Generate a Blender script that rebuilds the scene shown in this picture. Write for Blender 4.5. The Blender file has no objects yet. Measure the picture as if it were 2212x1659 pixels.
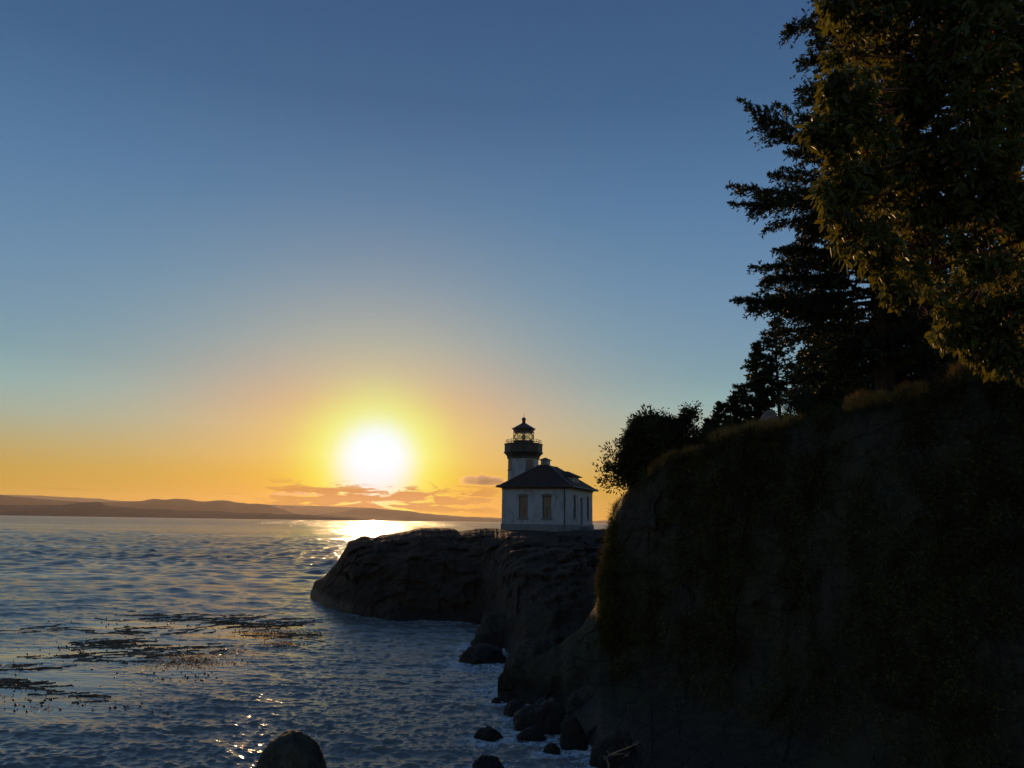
import bpy, math, random
import numpy as np
from mathutils import Matrix, Vector

# ------------------------------------------------------------------ camera
sc = bpy.context.scene
C = sc.collection
rad = math.radians
PITCH, ROLL, EYE = rad(10.15), rad(0.85), 8.0
cam = bpy.data.objects.new('Camera', bpy.data.cameras.new('Camera'))
C.objects.link(cam); sc.camera = cam
cam.data.sensor_width = 36; cam.data.lens = 27.03; cam.data.clip_start = 0.1; cam.data.clip_end = 90000
_f = Vector((0, math.cos(PITCH), math.sin(PITCH)))
_u0 = Vector((0, -math.sin(PITCH), math.cos(PITCH))); _r0 = Vector((1, 0, 0))
_r = _r0*math.cos(ROLL) + _u0*math.sin(ROLL)
_u = -_r0*math.sin(ROLL) + _u0*math.cos(ROLL)
cam.matrix_world = Matrix(((_r.x, _u.x, -_f.x, 0), (_r.y, _u.y, -_f.y, 0), (_r.z, _u.z, -_f.z, EYE), (0, 0, 0, 1)))

# ------------------------------------------------------------------ sky and sun
SUN_EL, SUN_AZ = rad(4.15), rad(-9.95)
SUN_DIR = Vector((math.sin(SUN_AZ)*math.cos(SUN_EL), math.cos(SUN_AZ)*math.cos(SUN_EL), math.sin(SUN_EL)))
# sky by elevation (deg, r, g, b): all round, and extra near the sun; aureole (sigma deg, power, r, g, b)
SKY_GAIN = (0.250, 0.250, 0.250)
SKY_FAR = [(-2,0.4797,0.2591,0.0000),(1.5,0.4771,0.2620,0.0034),(3,0.4576,0.2823,0.0478),(4.5,0.3936,0.3142,0.1423),(6.5,0.2876,0.3611,0.3108),(8.5,0.2115,0.3682,0.3844),(10.5,0.1577,0.2938,0.3605),(13,0.1345,0.2510,0.3649),(17,0.1066,0.2141,0.3543),(23,0.0685,0.1619,0.3069),(30,0.0389,0.1010,0.2135),(38,0.0289,0.0724,0.1772),(60,0.0268,0.0681,0.1747)]
SKY_NEAR = [(-2,0.4200,0.2462,0.0000),(1.5,0.4275,0.2556,0.0000),(3,0.4807,0.3209,0.0000),(4.5,0.5376,0.3853,0.0786),(6.5,0.5377,0.3877,0.1099),(8.5,0.4787,0.3333,0.1467),(10.5,0.3659,0.3583,0.2253),(13,0.2521,0.3726,0.2678),(17,0.1579,0.3180,0.2860),(23,0.0922,0.2179,0.2637),(30,0.0465,0.1208,0.2197),(38,0.0274,0.0727,0.1835),(60,0.0259,0.0674,0.1769)]
AUREOLE = [(1.5,2,0.000,0.023,0.000),(2.5,4,0.000,0.000,0.222),(3,4,0.000,0.000,0.762),(4.9,6,0.000,0.000,0.051),(5.2,4,0.000,0.298,0.000),(6,2,0.000,0.259,0.000),(11,2,0.282,0.000,0.000)]
#FIT
world = bpy.data.worlds.new('World'); sc.world = world; world.use_nodes = True

class NT:
    """small helper to write node trees"""
    def __init__(s, tree): s.t = tree
    def n(s, kind, **kw):
        nd = s.t.nodes.new(kind)
        for k, v in kw.items(): setattr(nd, k, v)
        return nd
    def put(s, sock, v):
        if isinstance(v, bpy.types.NodeSocket): s.t.links.new(v, sock)
        elif v is not None: sock.default_value = v
    def math(s, op, a, b=None, c=None, clamp=False):
        nd = s.n('ShaderNodeMath', operation=op, use_clamp=clamp)
        for i, v in enumerate((a, b, c)):
            if v is not None: s.put(nd.inputs[i], v)
        return nd.outputs[0]
    def vmath(s, op, a, b=None, out=0):
        nd = s.n('ShaderNodeVectorMath', operation=op)
        s.put(nd.inputs[0], a)
        if b is not None: s.put(nd.inputs[1], b)
        return nd.outputs[out]
    def scale(s, v, k):
        nd = s.n('ShaderNodeVectorMath', operation='SCALE'); s.put(nd.inputs[0], v); s.put(nd.inputs['Scale'], k); return nd.outputs[0]
    def mix(s, a, b, f, blend='MIX'):
        nd = s.n('ShaderNodeMix', data_type='RGBA', blend_type=blend)
        s.put(nd.inputs[0], f); s.put(nd.inputs[6], a); s.put(nd.inputs[7], b); return nd.outputs[2]
    def noise(s, vec, scale, detail=4, rough=0.5, dist=0.0, out=0):
        nd = s.n('ShaderNodeTexNoise'); s.put(nd.inputs['Vector'], vec); nd.inputs['Scale'].default_value = scale
        nd.inputs['Detail'].default_value = detail; nd.inputs['Roughness'].default_value = rough; nd.inputs['Distortion'].default_value = dist
        return nd.outputs[out]
    def ramp(s, fac, stops, interp='LINEAR'):
        nd = s.n('ShaderNodeValToRGB'); e = nd.color_ramp.elements; nd.color_ramp.interpolation = interp
        while len(e) < len(stops): e.new(0.5)
        for k, (p, c) in enumerate(stops):
            e[k].position = p; e[k].color = (c, c, c, 1) if isinstance(c, (int, float)) else (*c[:3], 1)
        s.put(nd.inputs[0], fac); return nd.outputs[0]
    def range(s, v, a, b, c=0.0, d=1.0, smooth=True):
        nd = s.n('ShaderNodeMapRange', interpolation_type='SMOOTHSTEP' if smooth else 'LINEAR')
        s.put(nd.inputs[0], v)
        for i, q in enumerate((a, b, c, d)): nd.inputs[i+1].default_value = q
        return nd.outputs[0]
    def sep(s, v):
        nd = s.n('ShaderNodeSeparateXYZ'); s.put(nd.inputs[0], v); return nd.outputs
    def comb(s, x, y, z):
        nd = s.n('ShaderNodeCombineXYZ')
        for i, v in enumerate((x, y, z)): s.put(nd.inputs[i], v)
        return nd.outputs[0]

def build_world():
    t = NT(world.node_tree); bg = world.node_tree.nodes['Background']; bg.inputs[1].default_value = 0.1
    sky = t.n('ShaderNodeTexSky', sky_type='NISHITA', sun_disc=False)
    sky.sun_elevation = SUN_EL; sky.sun_rotation = SUN_AZ
    sky.air_density = 1.5; sky.dust_density = 0.25; sky.ozone_density = 4.0; sky.altitude = 0
    d = t.n('ShaderNodeTexCoord').outputs['Generated']
    x, y, z = t.sep(d)
    el = t.math('MULTIPLY', t.math('ARCSINE', t.math('MINIMUM', t.math('MAXIMUM', z, -1), 1)), 180/math.pi)
    az = t.math('MULTIPLY', t.math('ARCTAN2', x, y), 180/math.pi)
    cosang = t.vmath('DOT_PRODUCT', d, tuple(SUN_DIR), out=1)
    ang = t.math('MULTIPLY', t.math('ARCCOSINE', t.math('MINIMUM', cosang, 1.0)), 180/math.pi)
    eln = t.range(el, -2, 60, smooth=False)
    # air near the horizon warms and brightens towards the sun: one ramp by elevation all round, one only near the sun
    col = t.vmath('MULTIPLY', sky.outputs[0], SKY_GAIN)
    far = t.ramp(eln, [((e+2)/62, (r, g, b)) for e, r, g, b in SKY_FAR])
    near = t.ramp(eln, [((e+2)/62, (r, g, b)) for e, r, g, b in SKY_NEAR])
    gq = t.math('DIVIDE', ang, 15.0)
    air = t.mix(far, near, t.math('EXPONENT', t.math('MULTIPLY', t.math('MULTIPLY', gq, gq), -1)))
    col = t.vmath('ADD', col, t.scale(air, 10.0))
    # the sky away from the sun, over and behind the viewer, is a little brighter than the model's
    col = t.scale(col, t.math('ADD', 1.0, t.math('MULTIPLY', t.range(ang, 42, 95), 0.15)))
    # aureole: light scattered forward around the sun
    for s, pw, r, g, b in AUREOLE:
        w = t.math('EXPONENT', t.math('MULTIPLY', t.math('POWER', t.math('DIVIDE', ang, s), pw), -1))
        col = t.vmath('ADD', col, t.scale((r, g, b), t.math('MULTIPLY', w, 10.0)))
    # thin bars of low cloud in front of the glow: they hold light back, their fringes pass it on
    v = t.comb(t.math('MULTIPLY', az, 0.42), t.math('MULTIPLY', el, 2.0), 3.7)
    n1 = t.noise(v, 1.0, 7, 0.58, 0.6)
    band = t.math('MULTIPLY', t.range(el, 0.2, 0.9), t.range(el, 2.0, 3.0, 1, 0))
    azm = t.math('MULTIPLY', t.range(az, -22, -15), t.range(az, -3, 2, 1, 0))
    m = t.math('MULTIPLY', band, azm)
    dens = t.range(t.math('ADD', n1, t.math('MULTIPLY', m, 0.16)), 0.58, 0.66)
    dens = t.math('MULTIPLY', dens, m)
    # fainter streaks farther out
    v2 = t.comb(t.math('MULTIPLY', az, 0.22), t.math('MULTIPLY', el, 1.9), 9.1)
    n2 = t.noise(v2, 1.0, 6, 0.6, 0.3)
    st = t.math('MULTIPLY', t.range(n2, 0.60, 0.72), t.math('MULTIPLY', t.range(el, 0.5, 1.2), t.range(el, 3.0, 4.2, 1, 0)))
    att = t.mix((1, 1, 1, 1), (0.74, 0.62, 0.7, 1), dens)
    att = t.mix(att, (0.86, 0.80, 0.84, 1), t.math('MULTIPLY', st, 0.7))
    cap = t.scale((0.78, 0.36, 0.06), 10.0)
    dimmed = t.vmath('MINIMUM', col, cap)
    col = t.mix(col, dimmed, dens)
    col = t.mix(col, att, 1.0, 'MULTIPLY')
    world.node_tree.links.new(col, bg.inputs[0])
build_world()

sun = bpy.data.objects.new('Sun', bpy.data.lights.new('Sun', 'SUN')); C.objects.link(sun)
sun.data.energy = 3.7; sun.data.angle = rad(0.55); sun.data.color = (1.0, 0.55, 0.24)
sun.rotation_mode = 'QUATERNION'; sun.rotation_quaternion = SUN_DIR.to_track_quat('Z', 'Y')
sun.location = (-20, 60, 60)

vs = sc.view_settings
vs.view_transform = 'Standard'; vs.look = 'None'; vs.exposure = 0; vs.gamma = 1; vs.use_curve_mapping = False
sc.cycles.volume_bounces = 0; sc.cycles.max_bounces = 8; sc.cycles.transparent_max_bounces = 8
sc.cycles.use_denoising = True; sc.cycles.caustics_reflective = False; sc.cycles.caustics_refractive = False; sc.cycles.blur_glossy = 1.0; sc.cycles.sample_clamp_indirect = 2; sc.cycles.denoising_input_passes = 'RGB_ALBEDO_NORMAL'; sc.cycles.denoising_prefilter = 'ACCURATE'

# ------------------------------------------------------------------ survey: turn a sighting (px, py on a 2212 wide frame) into a place
FP = 1661.0
def ray(px, py):
    v = _f*FP + _r*(px-1106) + _u*(829.5-py)
    return v/v.y
def at(px, py, Y):
    v = ray(px, py)*Y; return Vector((v.x, v.y, v.z+EYE))
def on_water(px, py, z=0.0):
    v = ray(px, py); k = (z-EYE)/v.z; return Vector((v.x*k, k, z))
def hor(px): return 1127.4 + (px-1106)*math.tan(ROLL)

# ------------------------------------------------------------------ noise in numpy
def _hash(i, j, k, s):
    with np.errstate(over='ignore'):
        h = (i.astype(np.int64)*374761393 + j.astype(np.int64)*668265263 + k.astype(np.int64)*2147483647 + s*1274126177) & 0xFFFFFFFF
        h = ((h ^ (h >> 13))*1274126177) & 0xFFFFFFFF
        h = ((h ^ (h >> 16))*2246822519) & 0xFFFFFFFF
    return ((h ^ (h >> 15)) & 0xFFFFFF)/float(0xFFFFFF)
def vnoise(P, s=0):
    P = np.asarray(P, float); I = np.floor(P); F = P-I; F = F*F*(3-2*F); I = I.astype(np.int64); r = 0
    for a in (0, 1):
        for b in (0, 1):
            for c in (0, 1):
                w = (F[..., 0] if a else 1-F[..., 0])*(F[..., 1] if b else 1-F[..., 1])*(F[..., 2] if c else 1-F[..., 2])
                r = r + w*_hash(I[..., 0]+a, I[..., 1]+b, I[..., 2]+c, s)
    return r*2-1
def fbm(P, octs=4, s=0, lac=2.1, gain=0.5):
    P = np.asarray(P, float); r = 0; a = 1; t = 0
    for o in range(octs):
        r = r + a*vnoise(P + 17.3*o, s+o); t += a; a *= gain; P = P*lac
    return r/t
def ridged(P, octs=4, s=0):
    P = np.asarray(P, float); r = 0; a = 1; t = 0
    for o in range(octs):
        r = r + a*(1-2*np.abs(vnoise(P+11.1*o, s+o))); t += a; a *= 0.5; P = P*2.15
    return r/t
def sstep(a, b, x):
    t = np.clip((x-a)/(b-a), 0, 1); return t*t*(3-2*t)

# ------------------------------------------------------------------ object helpers
def tag(o, label=None, cat=None, group=None, kind=None):
    if label: o['label'] = label
    if cat: o['category'] = cat
    if group: o['group'] = group
    if kind: o['kind'] = kind
    return o
def empty(name, loc=(0, 0, 0), rz=0):
    o = bpy.data.objects.new(name, None); C.objects.link(o); o.location = loc; o.rotation_euler = (0, 0, rz)
    o.empty_display_size = 0.3; return o
def link(name, me, mats, parent=None):
    o = bpy.data.objects.new(name, me); C.objects.link(o)
    if not isinstance(mats, (list, tuple)): mats = [mats]
    if not me.materials:
        for m in mats: me.materials.append(m)
    if parent: o.parent = parent
    return o
def mesh_np(name, V, faces, smooth=True, mat_idx=None):
    """V (n,3); faces: list of (m,k) int arrays"""
    me = bpy.data.meshes.new(name); V = np.asarray(V, np.float32)
    me.vertices.add(len(V)); me.vertices.foreach_set('co', V.ravel())
    faces = [np.asarray(f) for f in faces if len(f)]
    loops = np.concatenate([f.ravel() for f in faces]); tot = np.concatenate([np.full(len(f), f.shape[1]) for f in faces])
    start = np.concatenate([[0], np.cumsum(tot)[:-1]])
    me.loops.add(len(loops)); me.loops.foreach_set('vertex_index', loops.astype(np.int32))
    me.polygons.add(len(tot)); me.polygons.foreach_set('loop_start', start.astype(np.int32))
    me.polygons.foreach_set('loop_total', tot.astype(np.int32))
    if mat_idx is not None: me.polygons.foreach_set('material_index', np.asarray(mat_idx, np.int32))
    me.polygons.foreach_set('use_smooth', np.full(len(tot), smooth, dtype=bool))
    me.update(calc_edges=True); me.validate(); return me
def grid_faces(nr, nc):
    i = np.arange(nr-1)[:, None]*nc + np.arange(nc-1)[None, :]
    return np.stack([i, i+1, i+nc+1, i+nc], -1).reshape(-1, 4)

class MB:
    """collects shapes for one mesh"""
    def __init__(s): s.v = []; s.f = []
    def add(s, vs_, fs): b = len(s.v); s.v += [tuple(p) for p in vs_]; s.f += [tuple(b+i for i in f) for f in fs]
    def box(s, a, b):
        x0, y0, z0 = a; x1, y1, z1 = b
        s.add([(x0,y0,z0),(x1,y0,z0),(x1,y1,z0),(x0,y1,z0),(x0,y0,z1),(x1,y0,z1),(x1,y1,z1),(x0,y1,z1)],
              [(0,3,2,1),(4,5,6,7),(0,1,5,4),(1,2,6,5),(2,3,7,6),(3,0,4,7)])
    def lathe(s, prof, n=8, off=0.0, c=(0, 0, 0), cap=True):
        vs_ = []
        for r, z in prof:
            for k in range(n):
                a = off+2*math.pi*k/n; vs_.append((c[0]+r*math.cos(a), c[1]+r*math.sin(a), c[2]+z))
        fs = [(i*n+k, i*n+(k+1) % n, (i+1)*n+(k+1) % n, (i+1)*n+k) for i in range(len(prof)-1) for k in range(n)]
        if cap:
            fs.append(tuple(reversed(range(n)))); fs.append(tuple(range((len(prof)-1)*n, len(prof)*n)))
        s.add(vs_, fs)
    def tube(s, pts, rs, n=6, cap=True):
        pts = [Vector(p) for p in pts]; vs_ = []
        if isinstance(rs, (int, float)): rs = [rs]*len(pts)
        for i, p in enumerate(pts):
            d = (pts[min(i+1, len(pts)-1)]-pts[max(i-1, 0)])
            d = d.normalized() if d.length > 1e-9 else Vector((0, 0, 1))
            a = d.cross(Vector((0, 0, 1)) if abs(d.z) < 0.9 else Vector((1, 0, 0))).normalized(); b = d.cross(a)
            for k in range(n):
                t = 2*math.pi*k/n; vs_.append(p + (a*math.cos(t)+b*math.sin(t))*rs[i])
        fs = [(i*n+k, i*n+(k+1) % n, (i+1)*n+(k+1) % n, (i+1)*n+k) for i in range(len(pts)-1) for k in range(n)]
        if cap: fs.append(tuple(reversed(range(n)))); fs.append(tuple(range((len(pts)-1)*n, len(pts)*n)))
        s.add(vs_, fs)
    def build(s, name, mat, parent=None, smooth=False, bevel=0):
        me = bpy.data.meshes.new(name); me.from_pydata(s.v, [], s.f); me.validate(); me.update()
        if smooth: me.polygons.foreach_set('use_smooth', [True]*len(me.polygons))
        o = link(name, me, mat, parent)
        if bevel:
            m = o.modifiers.new('b', 'BEVEL'); m.width = bevel; m.segments = 2; m.limit_method = 'ANGLE'
        return o

# ------------------------------------------------------------------ materials
def material(name):
    m = bpy.data.materials.new(name); m.use_nodes = True
    t = NT(m.node_tree); return m, t, m.node_tree.nodes['Principled BSDF'], m.node_tree.nodes['Material Output']
def pos(t): return t.n('ShaderNodeNewGeometry').outputs['Position']
def attr(t, name):
    a = t.n('ShaderNodeAttribute'); a.attribute_name = name; return a.outputs['Fac']
def bump(t, h, dist, strength=1.0, normal=None):
    b = t.n('ShaderNodeBump'); b.inputs['Strength'].default_value = strength; b.inputs['Distance'].default_value = dist
    t.put(b.inputs['Height'], h)
    if normal is not None: t.put(b.inputs['Normal'], normal)
    return b.outputs[0]

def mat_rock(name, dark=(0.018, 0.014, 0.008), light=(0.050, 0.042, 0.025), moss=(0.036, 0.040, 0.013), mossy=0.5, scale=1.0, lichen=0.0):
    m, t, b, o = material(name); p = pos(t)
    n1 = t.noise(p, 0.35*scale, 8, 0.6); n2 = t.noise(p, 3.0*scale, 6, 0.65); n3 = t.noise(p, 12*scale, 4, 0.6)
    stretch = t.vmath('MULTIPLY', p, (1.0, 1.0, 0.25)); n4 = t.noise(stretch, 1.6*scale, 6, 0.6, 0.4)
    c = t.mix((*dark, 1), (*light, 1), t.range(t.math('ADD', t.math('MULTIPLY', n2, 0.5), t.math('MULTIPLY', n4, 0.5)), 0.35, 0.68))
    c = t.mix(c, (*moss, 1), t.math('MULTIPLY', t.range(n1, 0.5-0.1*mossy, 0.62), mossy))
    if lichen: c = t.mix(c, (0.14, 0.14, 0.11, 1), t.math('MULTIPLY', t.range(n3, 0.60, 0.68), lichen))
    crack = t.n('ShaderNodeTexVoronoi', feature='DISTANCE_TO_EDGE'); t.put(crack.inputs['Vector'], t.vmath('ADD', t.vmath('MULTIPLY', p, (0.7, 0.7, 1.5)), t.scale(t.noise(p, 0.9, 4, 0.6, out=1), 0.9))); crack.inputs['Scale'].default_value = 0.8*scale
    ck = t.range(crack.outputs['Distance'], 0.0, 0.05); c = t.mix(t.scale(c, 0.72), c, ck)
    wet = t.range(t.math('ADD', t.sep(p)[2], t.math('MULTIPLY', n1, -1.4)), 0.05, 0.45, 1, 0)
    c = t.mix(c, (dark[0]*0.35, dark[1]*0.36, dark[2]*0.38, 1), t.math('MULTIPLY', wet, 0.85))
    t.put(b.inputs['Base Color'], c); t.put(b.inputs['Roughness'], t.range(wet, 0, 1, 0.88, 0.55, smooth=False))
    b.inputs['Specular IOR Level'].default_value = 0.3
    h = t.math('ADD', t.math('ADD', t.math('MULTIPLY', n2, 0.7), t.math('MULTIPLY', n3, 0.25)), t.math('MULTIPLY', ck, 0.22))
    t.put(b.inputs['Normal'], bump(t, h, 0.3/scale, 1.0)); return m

def mat_leaf(name, a, b2, trans=0.35, gloss=0.25, tcol=None):
    m, t, b, o = material(name); geo = t.n('ShaderNodeNewGeometry')
    rnd = geo.outputs['Random Per Island']
    c = t.mix((*a, 1), (*b2, 1), rnd)
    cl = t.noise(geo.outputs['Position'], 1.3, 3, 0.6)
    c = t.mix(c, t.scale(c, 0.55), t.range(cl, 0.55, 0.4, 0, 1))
    t.put(b.inputs['Base Color'], c); b.inputs['Roughness'].default_value = 0.5; b.inputs['Specular IOR Level'].default_value = gloss
    tr = t.n('ShaderNodeBsdfTranslucent'); t.put(tr.inputs[0], t.mix((*(tcol or b2), 1), c, 0.35) if tcol else c)
    mx = t.n('ShaderNodeMixShader'); mx.inputs[0].default_value = trans
    m.node_tree.links.new(b.outputs[0], mx.inputs[1]); m.node_tree.links.new(tr.outputs[0], mx.inputs[2])
    m.node_tree.links.new(mx.outputs[0], o.inputs[0]); return m

def mat_bark(name, a=(0.035, 0.024, 0.017), c2=(0.07, 0.05, 0.035), sc_=6):
    m, t, b, o = material(name); p = t.vmath('MULTIPLY', pos(t), (1, 1, 0.2)); n = t.noise(p, sc_*2, 6, 0.65)
    t.put(b.inputs['Base Color'], t.mix((*a, 1), (*c2, 1), t.range(n, 0.4, 0.62))); b.inputs['Roughness'].default_value = 0.9
    t.put(b.inputs['Normal'], bump(t, n, 0.04, 0.8)); return m

def mat_paint(name, col, rough=0.6, wear=0.12, metal=0.0, spec=0.5):
    m, t, b, o = material(name); p = pos(t)
    n = t.noise(t.vmath('MULTIPLY', p, (1, 1, 0.35)), 1.7, 7, 0.65); n2 = t.noise(p, 26, 3, 0.6)
    c = t.mix((*col, 1), tuple(v*(1-2.4*wear) for v in col)+(1,), t.range(n, 0.42, 0.68))
    t.put(b.inputs['Base Color'], c); b.inputs['Roughness'].default_value = rough; b.inputs['Metallic'].default_value = metal
    b.inputs['Specular IOR Level'].default_value = spec
    t.put(b.inputs['Normal'], bump(t, n2, 0.004, 0.5)); return m

def mat_shingle(name, col=(0.046, 0.020, 0.010)):
    m, t, b, o = material(name); p = pos(t)
    br = t.n('ShaderNodeTexBrick'); x, y, z = t.sep(p)
    t.put(br.inputs['Vector'], t.comb(t.math('ADD', t.math('MULTIPLY', x, 0.94), t.math('MULTIPLY', y, 0.6)), t.math('MULTIPLY', z, 1.9), 0.0))
    br.inputs['Scale'].default_value = 3.2; br.inputs['Color1'].default_value = (*col, 1)
    br.inputs['Color2'].default_value = (*(v*0.62 for v in col), 1); br.inputs['Mortar'].default_value = (*(v*0.3 for v in col), 1)
    br.inputs['Mortar Size'].default_value = 0.012
    n = t.noise(p, 1.3, 5, 0.6)
    t.put(b.inputs['Base Color'], t.mix(br.outputs[0], t.scale(br.outputs[0], 0.55), t.range(n, 0.4, 0.65))); b.inputs['Roughness'].default_value = 0.85
    t.put(b.inputs['Normal'], bump(t, br.outputs['Fac'], -0.02, 0.8)); return m

def mat_water():
    m, t, b, o = material('sea_water'); p = pos(t)
    calm = attr(t, 'calm'); foam = attr(t, 'foam')
    b.inputs['Base Color'].default_value = (0.130, 0.122, 0.102, 1)
    b.inputs['IOR'].default_value = 1.55; t.put(b.inputs['Roughness'], t.range(t.sep(p)[1], 80, 900, 0.11, 0.22, smooth=False))
    # ripples finer than the mesh, stretched across the wind
    ps = t.vmath('MULTIPLY', p, (0.42, 1.0, 1.0))
    d = t.math('DIVIDE', t.sep(p)[1], 100.0)
    r1 = t.noise(ps, 5.5, 5, 0.62, 0.5)
    r2 = t.noise(ps, 1.5, 5, 0.62, 0.4)
    r3 = t.noise(ps, 0.33, 4, 0.6, 0.3)
    patch = t.noise(t.vmath('MULTIPLY', p, (0.006, 0.022, 1)), 1.0, 5, 0.6, 0.4)
    rough = t.range(patch, 0.36, 0.60, 0.22, 1.25)
    rough = t.math('MULTIPLY', rough, t.math('SUBTRACT', 1.0, t.math('MULTIPLY', calm, 0.85)))
    far = t.range(t.sep(p)[1], 50, 200, 0.0, 1.0)
    farther = t.range(t.sep(p)[1], 250, 1500, 0.0, 1.0)
    h = t.math('MULTIPLY', r1, 0.045)
    h = t.math('ADD', h, t.math('MULTIPLY', t.math('MULTIPLY', r2, far), 0.55))
    h = t.math('ADD', h, t.math('MULTIPLY', t.math('MULTIPLY', r3, farther), 4.5))
    h = t.math('MULTIPLY', h, rough)
    t.put(b.inputs['Normal'], bump(t, h, 1.0, 1.0))
    fn = t.noise(p, 3.2, 8, 0.7, 1.0)
    fm = t.math('MULTIPLY', foam, t.range(t.math('ADD', fn, t.math('MULTIPLY', foam, 0.16)), 0.55, 0.70))
    fo = t.n('ShaderNodeBsdfDiffuse'); fo.inputs[0].default_value = (0.62, 0.64, 0.65, 1)
    mx = t.n('ShaderNodeMixShader'); t.put(mx.inputs[0], fm)
    L = m.node_tree.links; L.new(b.outputs[0], mx.inputs[1]); L.new(fo.outputs[0], mx.inputs[2]); L.new(mx.outputs[0], o.inputs[0]); return m

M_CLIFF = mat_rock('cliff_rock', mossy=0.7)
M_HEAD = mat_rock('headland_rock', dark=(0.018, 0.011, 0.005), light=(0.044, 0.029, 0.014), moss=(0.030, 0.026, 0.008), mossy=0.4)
M_BOULD = mat_rock('boulder_rock', dark=(0.026, 0.021, 0.015), light=(0.095, 0.082, 0.058), mossy=0.25, scale=2.0, lichen=0.25)
M_PALE = mat_rock('pale_rock', dark=(0.26, 0.20, 0.15), light=(0.46, 0.38, 0.30), mossy=0.0, scale=3.0)
M_WATER = mat_water()

# ------------------------------------------------------------------ land: headland and bluff
HEAD_S = [(690, 1279, 83.5), (698, 1252, 83), (720, 1238, 83), (735, 1220, 83), (748, 1204, 83), (758, 1186, 83.5), (766, 1170, 84), (785, 1160, 85), (800, 1157.5, 86),
          (815, 1158, 86), (835, 1153, 87), (870, 1149, 88), (910, 1142, 88), (935, 1139.5, 88), (960, 1141, 88), (985, 1141, 89), (998, 1148, 89), (1010, 1146, 89),
          (1030, 1143, 89), (1060, 1141.5, 90), (1090, 1141.5, 92), (1150, 1143, 94), (1230, 1144, 95), (1290, 1143, 95), (1330, 1141, 94), (1400, 1141, 92), (1500, 1140, 90), (1600, 1140, 90)]
HEAD_W = [(690, 1281), (720, 1300), (780, 1318), (860, 1328), (950, 1331), (1050, 1336), (1075, 1352), (1100, 1392), (1140, 1420), (1200, 1440), (1330, 1455), (1600, 1460)]
def col_interp(pxs, table, k): return np.interp(pxs, [a[0] for a in table], [a[k] for a in table])

def build_headland():
    n = 560; pxs = np.linspace(691, 1600, n)
    yS = col_interp(pxs, HEAD_S, 1); dS = col_interp(pxs, HEAD_S, 2)
    rough = fbm(np.stack([pxs*0.05, pxs*0, pxs*0], -1), 4, 5)*3.0 + fbm(np.stack([pxs*0.22, pxs*0, pxs*0+4], -1), 3, 8)*1.6
    edge = np.clip((pxs-691)/60, 0, 1)*np.where((pxs > 1080) & (pxs < 1300), 0.35, 1.0)
    yS = yS + rough*edge
    hz = 1127.4+(pxs-1106)*math.tan(ROLL)
    zS = EYE + (hz-yS)/FP*dS
    # distance of the front shoreline
    wy = col_interp(pxs, HEAD_W, 1); dW = EYE*FP/np.maximum(wy-hz, 1)
    dW = np.minimum(dW, dS-0.4)
    T = np.concatenate([np.linspace(-0.25, 1.0, 120), 1+np.linspace(0.01, 1.0, 26)])
    V = np.zeros((len(T), n, 3))
    for i, t in enumerate(T):
        if t <= 1:
            tt = max(t, 0)
            g = tt**1.15*0.55 + tt**5*0.45
            h = 1-(1-tt)**1.7
            Y = dW + (dS-dW)*g; z = zS*h
            if t < 0: Y = dW + t*2.0; z = zS*0 + t*6.0
        else:
            q = t-1; Y = dS + q*14; z = zS - 0.2*q - 9*q**2.2
        V[i, :, 0] = (pxs-1106)/FP*Y; V[i, :, 1] = Y; V[i, :, 2] = z
    tt = np.clip(T, 0, 1)[:, None]
    amp = np.sin(np.pi*np.clip(tt, 0.0, 1.0))**0.6*np.clip((pxs-691)/90, 0.15, 1)[None, :]
    P = V*np.array([0.28, 0.28, 0.36])
    d1 = ridged(P, 5, 3); d2 = fbm(V*1.1, 4, 9)
    cell = np.floor(V[..., 2]*0.9+fbm(V*0.25, 2, 4)*2.2)
    step = _hash(cell, (cell*0).astype(int), np.floor(V[..., 0]*0.35), 7)
    c2 = _hash(np.floor(V[..., 0]*0.7+V[..., 2]*0.3).astype(int), np.floor(V[..., 1]*0.2).astype(int), np.floor(V[..., 2]*0.8+fbm(V*0.4, 2, 6)).astype(int), 17)-0.5
    D = (d1*0.9+d2*0.45+(step-0.5)*0.9+c2*0.7)*amp
    V[..., 1] -= D*0.9; V[..., 2] += D*0.25*(T[:, None] < 0.97)
    me = mesh_np('headland', V.reshape(-1, 3), [grid_faces(len(T), n)], True)
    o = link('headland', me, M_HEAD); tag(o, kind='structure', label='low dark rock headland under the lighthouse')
build_headland()

RIM = [(1086, 1444, 37.4), (1100, 1428, 37.4), (1150, 1404, 37.5), (1215, 1378, 37.6), (1258, 1344, 37.7), (1286, 1300, 37.8), (1300, 1256, 37.9), (1310, 1206, 38.0), (1318, 1160, 38.1), (1325, 1130, 38.3), (1331.5, 1098, 38.4), (1345, 1080, 38), (1362, 1060, 37.8), (1375, 1051, 37.5), (1392, 1036, 37), (1423, 1010, 36.5), (1462, 992, 35.5), (1517, 984, 34), (1537, 960, 33.5),
       (1564, 948, 33), (1593, 945, 32), (1640, 934, 31), (1703, 921, 29.5), (1787, 898, 27.5), (1871, 877, 25.5), (1955, 860, 24), (2039, 846, 22.8), (2081, 822, 22.2), (2123, 812, 21.6), (2212, 814, 20.5),
       (2500, 800, 18.5), (3000, 780, 16), (4000, 700, 12), (5200, 600, 9.5)]
SHORE = [(1086, 37.2), (1110, 36.8), (1215, 35.5), (1250, 32.0), (1290, 28.4), (1340, 26), (1400, 24.3), (1600, 21), (1787, 18.5), (1955, 16.5), (2212, 14.5), (2500, 12.5), (3000, 10.5), (4000, 8.5), (5200, 7)]
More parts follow.
